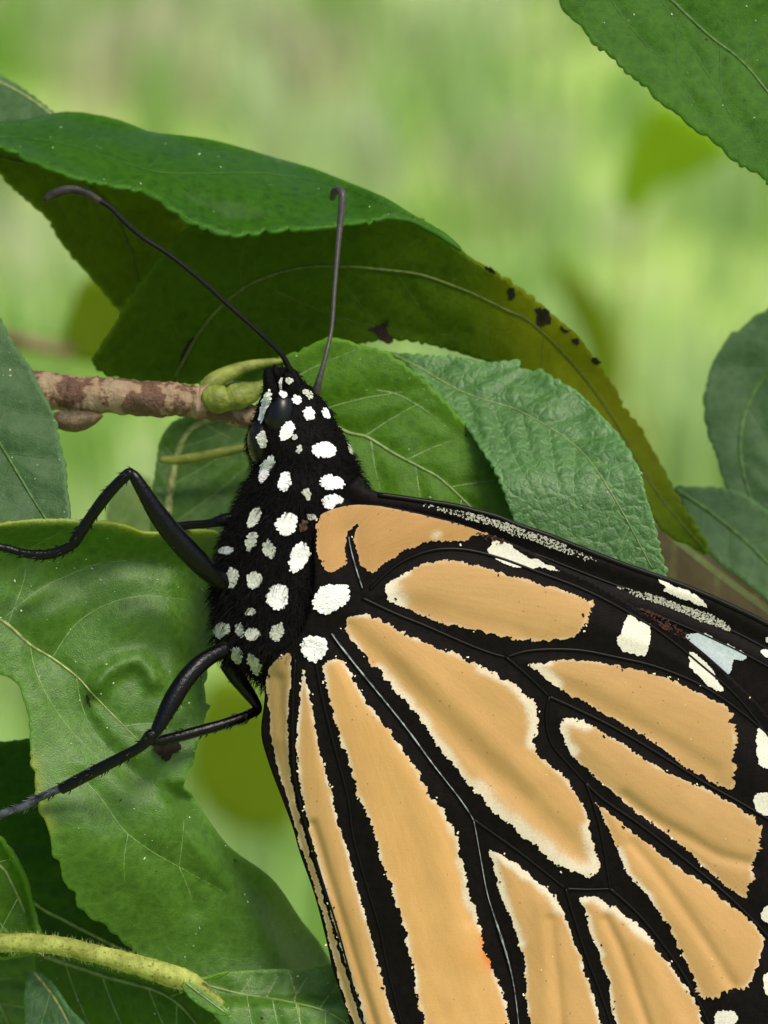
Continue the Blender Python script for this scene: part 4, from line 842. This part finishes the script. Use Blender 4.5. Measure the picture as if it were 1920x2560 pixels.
v, f = plates(q, Df, 1.7); o = mk('grey_scales', v, f, M['wing_grey'], fore, smooth=False); o['kind'] = 'stuff'
q = np.vstack([fill([(1600, 1515), (1660, 1545), (1725, 1590), (1715, 1600), (1640, 1560)], 90), fill([(1200, 1330), (1260, 1350), (1240, 1360), (1195, 1345)], 25)])
v, f = plates(q, Dh, 2.2); o = mk('loose_scales', v, f, M['scale_brown'], hind, smooth=False); o['kind'] = 'stuff'
q = np.stack([RNG.uniform(1200, 1900, 14), RNG.uniform(1400, 2500, 14)], 1)
v, f = plates(q, Dh, 1.4); o = mk('loose_scales', v, f, M['scale_pale'], hind, smooth=False); o['kind'] = 'stuff'

# far pair of wings: mirror images behind the body
def mirror(o, parent, depth_mid):
    m0 = P(960, 1280, depth_mid) - BASE; n = Vector(FWD)
    R = Matrix.Identity(4)
    for i in range(3):
        for j in range(3): R[i][j] = (1 if i == j else 0) - 2 * n[i] * n[j]
    R.translation = 2 * Vector(m0).dot(n) * n
    c = o.copy(); COL.objects.link(c); c.parent = parent; c.matrix_basis = R
    if 'label' in c: del c['label']
    return c
fh = mirror(hind, fly, 2.15); fh['label'] = 'far hindwing hidden behind the near one'
for ch in list(hind.children):
    if ch.name.startswith('wing_cell'):
        c = ch.copy(); COL.objects.link(c); c.parent = fh
ff_ = mirror(fore, fly, 2.15); ff_['label'] = 'far forewing hidden behind the near one'

# body: head, thorax and abdomen as one lofted surface
ST = [(918, 674, 728, .5), (928, 663, 742, .8), (950, 659, 757, 1), (980, 656, 790, 1), (1010, 644, 816, 1), (1040, 634, 832, 1), (1070, 626, 846, 1), (1107, 618, 868, 1), (1138, 622, 884, 1), (1170, 638, 896, 1), (1200, 622, 908, 1), (1240, 601, 928, 1), (1280, 582, 935, 1), (1330, 564, 925, 1), (1380, 547, 908, 1), (1430, 538, 900, 1), (1480, 535, 902, 1), (1530, 540, 895, 1),
      (1580, 538, 880, 1), (1620, 545, 855, 1), (1650, 565, 830, 1), (1680, 610, 808, .95), (1720, 665, 800, .85), (1800, 690, 815, .9), (1900, 705, 835, .95), (2000, 725, 850, .95), (2100, 752, 868, .9), (2200, 785, 886, .85), (2300, 822, 900, .75), (2380, 855, 912, .6), (2440, 882, 918, .4)]
stt = catmull(np.array(ST, float), sub=4); NS = 44
V = []; rb = np.random.default_rng(5)
for y, l, r_, bf in stt:
    a = np.arange(NS) * 2 * math.pi / NS; cx, hw = (l + r_) / 2, (r_ - l) / 2
    hb = min(hw * .92, 142) * MMPX * bf
    n = 1 + .018 * VN(np.cos(a) * 60 + 200, np.full(NS, y) + np.sin(a) * 60, 22)
    V.append(PV(cx + hw * np.cos(a) * n, np.full(NS, y), 2.2 - hb * np.sin(a) * n))
V = np.vstack(V); F = []
for i in range(len(stt) - 1):
    for k in range(NS):
        k2 = (k + 1) % NS; F.append((i * NS + k, (i + 1) * NS + k, (i + 1) * NS + k2, i * NS + k2))
F.append(tuple(range(NS))); F.append(tuple(range((len(stt) - 1) * NS, len(stt) * NS))[::-1])
body = mk('body', V, F, M['body'], fly); body['label'] = 'furry black head and thorax with white spots'
bbvh = BVHTree.FromPolygons(V.tolist(), F)
def ellipsoid(c, rad, tilt=0, nu=20, nv=14):
    V, F = [], []
    for i in range(nv + 1):
        th = math.pi * i / nv
        for j in range(nu):
            ph = 2 * math.pi * j / nu; x, y, z = rad[0] * math.sin(th) * math.cos(ph), rad[1] * math.cos(th), rad[2] * math.sin(th) * math.sin(ph)
            X = x * math.cos(tilt) - y * math.sin(tilt); Y = x * math.sin(tilt) + y * math.cos(tilt); V.append((c[0] + X, c[1] + Y, c[2] + z))
    for i in range(nv):
        for j in range(nu): F.append((i * nu + j, i * nu + (j + 1) % nu, (i + 1) * nu + (j + 1) % nu, (i + 1) * nu + j))
    V = np.array(V); return PV(V[:, 0], V[:, 1], V[:, 2]), F
EB = []
for c_, r_, t_ in (((700, 1036, 1.22), (42, 62, .90), .12), ((655, 1108, 1.75), (37, 62, 1.1), -.06)):
    v, f = ellipsoid(c_, r_, t_); mk('eye', v, f, M['eye'], fly); EB.append(BVHTree.FromPolygons(v.tolist(), f))
for pts in ([(686, 1020, 1.2, 14), (678, 985, .8, 18), (672, 950, .6, 15), (668, 926, .6, 9), (666, 920, .6, 4)], [(700, 1000, 1.6, 14), (698, 965, 1.3, 14), (692, 935, 1.0, 11), (688, 918, 1.0, 6), (686, 912, 1.0, 3)], [(728, 1010, 1.5, 22), (724, 970, 1.1, 22), (718, 940, 1.1, 15), (714, 928, 1.1, 7)]):
    v, f = ptube(pts, 5, 12); mk('palp', v, f, M['body'], fly); EB.append(BVHTree.FromPolygons(v.tolist(), f))
def hit(x, y, wing=True):
    d = Vector(P(x, y, 0) - CAMP).normalized(); best = None
    for t in [bbvh, hbvh] + EB:
        h = t.ray_cast(Vector(CAMP), d)
        if h[0] is not None and (best is None or h[3] < best[3]): best = h
    if best is None: return None
    n = best[1]
    if n.dot(d) > 0: n = -n
    return np.array(best[0]), np.array(n)
SPOTS = [  # x, y, rx, ry, lean degrees (clockwise +), kind
 (664, 1012, 8, 46, 14, 'w'), (703, 958, 3, 20, -6, 'w'), (708, 986, 5, 9, 0, 'w'), (723, 950, 6, 7, 0, 'g'), (741, 998, 8, 14, -15, 'w'), (764, 983, 5, 10, -10, 'g'), (774, 988, 3, 9, 10, 'g'), (771, 1033, 12, 15, -15, 'w'), (812, 1032, 7, 14, -18, 'w'), (718, 1076, 14, 27, 22, 'w'),
 (657, 1098, 12, 23, -8, 'g'), (808, 1123, 30, 20, 0, 'w'), (873, 1120, 7, 15, -15, 'g'), (668, 1170, 13, 40, 20, 'w'), (713, 1203, 13, 25, 12, 'w'), (828, 1205, 30, 18, 8, 'w'), (830, 1252, 25, 19, -5, 'w'), (638, 1292, 13, 28, 25, 'g2'), (717, 1308, 25, 30, 22, 'w'), (630, 1350, 13, 26, 24, 'g'), (673, 1372, 14, 24, -18, 'g'),
 (747, 1390, 21, 42, 20, 'w'), (567, 1374, 19, 9, -8, 'w'), (582, 1442, 15, 26, 12, 'g2'), (637, 1447, 18, 22, 0, 'g2'), (695, 1490, 26, 34, 12, 'w'), (827, 1493, 34, 52, 62, 'w'), (785, 1617, 34, 34, 0, 'w'), (557, 1573, 23, 19, -25, 'g2'), (602, 1573, 9, 19, -20, 'g'), (632, 1583, 17, 15, 0, 'g2'), (692, 1578, 15, 24, 22, 'g'),
 (593, 1635, 15, 22, -10, 'g'), (637, 1658, 14, 30, -25, 'g'), (627, 1527, 14, 8, -20, 'g'), (767, 1233, 8, 14, -10, 'g'), (777, 1290, 9, 6, 0, 'g'), (757, 1312, 9, 15, 20, 'b'), (563, 1612, 13, 13, 0, 'b'), (748, 1120, 5, 9, 0, 'g'), (737, 1092, 4, 6, 0, 'g')]
def in_spot(x, y, grow=1.0):
    for sx, sy, rx, ry, an, k in SPOTS:
        a = math.radians(an); dx, dy = x - sx, y - sy; u = dx * math.cos(a) + dy * math.sin(a); v_ = -dx * math.sin(a) + dy * math.cos(a)
        if (u / rx) ** 2 + (v_ / ry) ** 2 < grow: return True
    return False
for sx, sy, rx, ry, an, kind in SPOTS:
    rx, ry = rx * .92, ry * .92
    a = math.radians(an); n = int(rx * ry * (.95 if kind in ('w', 'g2') else .5)) + 14
    V, F = [], []; ph = RNG.uniform(0, 6.28, 3)
    rings = []                                        # a thin felt of scales under the loose ones
    for rr_ in (0, .35, .65, .88):
        ring = []
        for t in np.linspace(0, 6.283, 17)[:-1]:
            e = .95 + .06 * math.sin(3 * t + ph[0]) + .05 * math.sin(5 * t + ph[1]) + .07 * math.sin(13 * t + ph[2])
            u, v_ = rr_ * rx * math.cos(t) * e, rr_ * ry * math.sin(t) * e
            h = hit(sx + u * math.cos(a) - v_ * math.sin(a), sy + u * math.sin(a) + v_ * math.cos(a))
            if h is None: break
            ring.append(h[0] + h[1] * .05e-3 * (1.15 - rr_))
        if len(ring) < 16: break
        rings.append(ring)
    if len(rings) == 4 and kind != 'b':
        for ring in rings: V += ring
        for q_ in range(3):
            for k in range(16): F.append((q_ * 16 + k, (q_ + 1) * 16 + k, (q_ + 1) * 16 + (k + 1) % 16, q_ * 16 + (k + 1) % 16))
    for k in range(n):
        r_ = math.sqrt(RNG.random()); t = RNG.uniform(0, 6.28)
        e = .95 + .06 * math.sin(3 * t + ph[0]) + .05 * math.sin(5 * t + ph[1]) + .07 * math.sin(13 * t + ph[2])
        u, v_ = r_ * rx * math.cos(t) * e, r_ * ry * math.sin(t) * e
        x = sx + u * math.cos(a) - v_ * math.sin(a); y = sy + u * math.sin(a) + v_ * math.cos(a)
        h = hit(x, y)
        if h is None: continue
        p, nn = h
        flow = -UPV + RGT * (.15 + .5 * (u / rx)) + RNG.normal(size=3) * .45
        fl = flow - nn * (flow @ nn); fl /= np.linalg.norm(fl) + 1e-9; sd_ = np.cross(nn, fl)
        L_ = RNG.uniform(4.5, 8) * MMPX * 1e-3; W_ = RNG.uniform(2.2, 3.8) * MMPX * 1e-3
        b0 = p + nn * RNG.uniform(.05, .08) * 1e-3; tip = b0 + fl * L_ + nn * RNG.uniform(.0, .035) * 1e-3; i = len(V)
        V += [b0 - sd_ * W_ * .5, b0 + sd_ * W_ * .5, b0 * .35 + tip * .65 + sd_ * W_, tip + sd_ * W_ * .3, tip - sd_ * W_ * .3, b0 * .35 + tip * .65 - sd_ * W_]
        F.append((i, i + 1, i + 2, i + 3, i + 4, i + 5))
    if V: mk('brown_patch' if kind == 'b' else 'white_spot', np.array(V), F, M[{'w': 'spot', 'g': 'spot_grey_shaded', 'g2': 'spot_white_shaded', 'b': 'spot_brown'}[kind]], body, smooth=False)
# fur
me = body.data; me.calc_loop_triangles()
bv = np.array([v.co for v in me.vertices]) + BASE
tri = np.array([t.vertices for t in me.loop_triangles]); A_, B_, C_ = bv[tri[:, 0]], bv[tri[:, 1]], bv[tri[:, 2]]
fn = np.cross(B_ - A_, C_ - A_); ar = np.linalg.norm(fn, axis=1); fn /= ar[:, None] + 1e-15
cx_, cy_, cd_ = unproj((A_ + B_ + C_) / 3)
cen = (A_ + B_ + C_) / 3; axis_c = PV(np.interp(cy_, [900, 1100, 1400, 1650, 2400], [710, 745, 720, 700, 900]), cy_, np.full(len(cy_), 2.2))
flip = np.sum(fn * (cen - axis_c), axis=1) < 0; fn[flip] *= -1
wgt = ar * (cy_ < 1720) * np.where(fn @ FWD < .35, 1, .05) * np.where(cy_ < 1060, .45, 1.0); wgt /= wgt.sum()
pick = RNG.choice(len(tri), 9000, p=wgt)
V, F = [], []
for k in pick:
    u, v_ = RNG.random(2)
    if u + v_ > 1: u, v_ = 1 - u, 1 - v_
    p = A_[k] + (B_[k] - A_[k]) * u + (C_[k] - A_[k]) * v_; x, y, _ = unproj(p[None]); x, y = x[0], y[0]
    if in_spot(x, y, .9): continue
    n = fn[k]; ln = RNG.uniform(.18, .55) * (1.0 if y > 1150 else .55) * (1.25 if 1450 < y < 1600 else 1.0)
    flow = -UPV * .5 + RGT * (.25 if x > 740 else -.25) + RNG.normal(size=3) * .4; d = n * RNG.uniform(.25, .75) + flow * .6; d /= np.linalg.norm(d)
    s_ = np.cross(d, FWD); s_ = s_ / (np.linalg.norm(s_) + 1e-9) * RNG.uniform(.010, .020) * 1e-3; i = len(V)
    mid_ = p + d * ln * .55e-3; tip = p + (d + (-UPV) * .35) * ln * 1e-3
    V += [p - s_, p + s_, mid_ + s_ * .7, mid_ - s_ * .7, tip]; F += [(i, i + 1, i + 2, i + 3), (i + 3, i + 2, i + 4)]
o = mk('fur', np.array(V), F, M['fur'], body, smooth=False); o['kind'] = 'stuff'

# eye, palps
# antennae
def antenna(pts, clubpts, m1, m2):
    v, f = ptube(pts, 8, 10); a = mk('antenna', v, f, M[m1], fly); v, f = ptube(clubpts, 8, 12); mk('club', v, f, M[m2], a)
antenna([(738, 965, 1.5, 13), (728, 935, 1.2, 11), (723, 922, 1.0, 8), (706, 889, .8, 7), (665, 848, .5, 6.2), (608, 796, .2, 6), (556, 750, 0, 6), (492, 692, -.3, 6), (417, 633, -.6, 6), (359, 596, -.8, 6.2), (312, 556, -1.0, 6.6), (278, 521, -1.1, 6.5), (243, 498, -1.2, 8)],
        [(250, 503, -1.2, 8), (214, 482, -1.3, 10), (174, 474, -1.3, 11.5), (139, 483, -1.3, 12), (118, 495, -1.3, 9), (110, 500, -1.3, 4)], 'antenna', 'club_tip')
antenna([(790, 985, 2.0, 12), (796, 957, 1.8, 9), (807, 918, 1.8, 6.5), (819, 871, 2.0, 5.4), (830, 814, 2.4, 5.2), (836, 727, 2.8, 5.6), (843, 640, 3.2, 6.5), (849, 570, 3.5, 8)],
        [(848, 580, 3.5, 8), (852, 545, 3.6, 9), (856, 503, 3.7, 10), (855, 484, 3.8, 10), (847, 474, 4.2, 9.5), (837, 479, 4.8, 10), (830, 498, 5.2, 6)], 'antenna', 'antenna_brown')
me = bpy.data.objects['antenna.001'] if 'antenna.001' in bpy.data.objects else None
if me: me.data.materials[0] = M['antenna_brown']

# legs (femur is the part, tibia and tarsus its sub-parts)
def spines(pts, n, ln=12):
    q = catmull(pts, sub=8); out = []
    for k in range(n):
        i = RNG.integers(1, len(q) - 1); a = RNG.uniform(0, 6.28); t = q[i + 1] - q[i - 1]; t = t[:2] / (np.linalg.norm(t[:2]) + 1e-9); nr = np.array([-t[1], t[0]])
        c, s = math.cos(a), math.sin(a); r_ = q[i, 3]
        b = q[i, :2] + nr * c * r_; e = b + nr * c * ln * .6 + t * ln * .8
        p0 = P(b[0], b[1], q[i, 2] - s * r_ * MMPX); p1 = P(e[0], e[1], q[i, 2] - s * (r_ + ln * .6) * MMPX)
        out.append(tube([p0, (p0 + p1) / 2, p1], np.array([2.0, 1.3, .3]) * MMPX * 1e-3, 4, False))
    return out
def leg(fem, tib=None, tar=None, tarmat='leg_frost', label=None):
    v, f = join([ptube(fem, 8, 14)] + spines(fem, 14, 6)); l = mk('leg', v, f, M['leg'], fly)
    if label: l['label'] = label
    if tib: v, f = join([ptube(tib, 8, 12)] + spines(tib, 34)); mk('tibia', v, f, M['leg'], l)
    if tib:
        k0 = np.array(tib[1]); v, f = ellipsoid((k0[0], k0[1], k0[2] - .05), (k0[3] * 1.02, k0[3] * 1.02, k0[3] * 1.02 * MMPX), 0, 14, 10); mk('knee_joint', v, f, M['leg'], l)
    if tar: v, f = join([ptube(tar, 8, 10)] + spines(tar, 46, 13)); mk('tarsus', v, f, M[tarmat], l)
    return l
leg([(565, 1462, .9, 22), (540, 1443, .6, 25), (500, 1408, .1, 28), (445, 1350, -.4, 28), (398, 1290, -.8, 25), (360, 1230, -1.1, 19), (338, 1194, -1.2, 15), (328, 1180, -1.2, 10)],
    [(334, 1182, -1.2, 9), (322, 1184, -1.2, 14), (298, 1205, -1.1, 14), (262, 1245, -.9, 15), (222, 1300, -.6, 14), (195, 1342, -.4, 15), (182, 1362, -.3, 13)],
    [(188, 1356, -.3, 13), (160, 1374, -.25, 13), (120, 1386, -.2, 13), (80, 1386, -.2, 12), (50, 1381, -.2, 10), (20, 1372, -.2, 10), (-30, 1362, -.2, 9), (-70, 1352, -.1, 6)], 'leg', 'bent leg reaching up and left over the quilted leaf')
leg([(610, 1292, 2.4, 16), (570, 1298, 2.3, 17), (548, 1303, 2.3, 15), (520, 1309, 2.4, 11), (470, 1313, 2.6, 11), (430, 1317, 2.7, 10), (408, 1318, 2.8, 8)], label='slim leg passing behind the bent one')
leg([(560, 1625, .4, 20), (535, 1636, .1, 20), (500, 1660, -.3, 23), (462, 1702, -.7, 24), (430, 1752, -1.0, 24), (408, 1795, -1.2, 20), (392, 1825, -1.3, 16), (384, 1840, -1.3, 12)],
    [(388, 1832, -1.3, 14), (375, 1842, -1.3, 17), (352, 1866, -1.2, 13), (310, 1890, -1.0, 14), (250, 1921, -.7, 15), (195, 1950, -.4, 15), (152, 1973, -.2, 14)],
    [(158, 1968, -.2, 11), (130, 1980, -.1, 10), (95, 1996, 0.05, 10), (70, 2010, .1, 11), (40, 2024, .2, 9), (0, 2036, .3, 10), (-40, 2050, .4, 7)], 'leg_frost', 'glossy leg stretched down and left over the quilted leaf')
leg([(570, 1660, 2.2, 22), (590, 1690, 2.4, 22), (618, 1728, 2.6, 18), (640, 1760, 2.6, 13), (643, 1775, 2.6, 12), (630, 1783, 2.5, 12)],
    [(640, 1776, 2.5, 11), (615, 1790, 2.3, 13), (560, 1810, 1.9, 14), (500, 1827, 1.5, 14), (440, 1843, 1.0, 14), (400, 1852, .6, 13), (380, 1856, .4, 9)], label='hind leg crossing behind the glossy leg')
print('leaf depths under feet', L13d(np.array([(60., 1384.), (100., 1995.), (390., 1855.), (160., 1374.)])))
print('objects', len(bpy.data.objects), 'extra leaves', cnt)
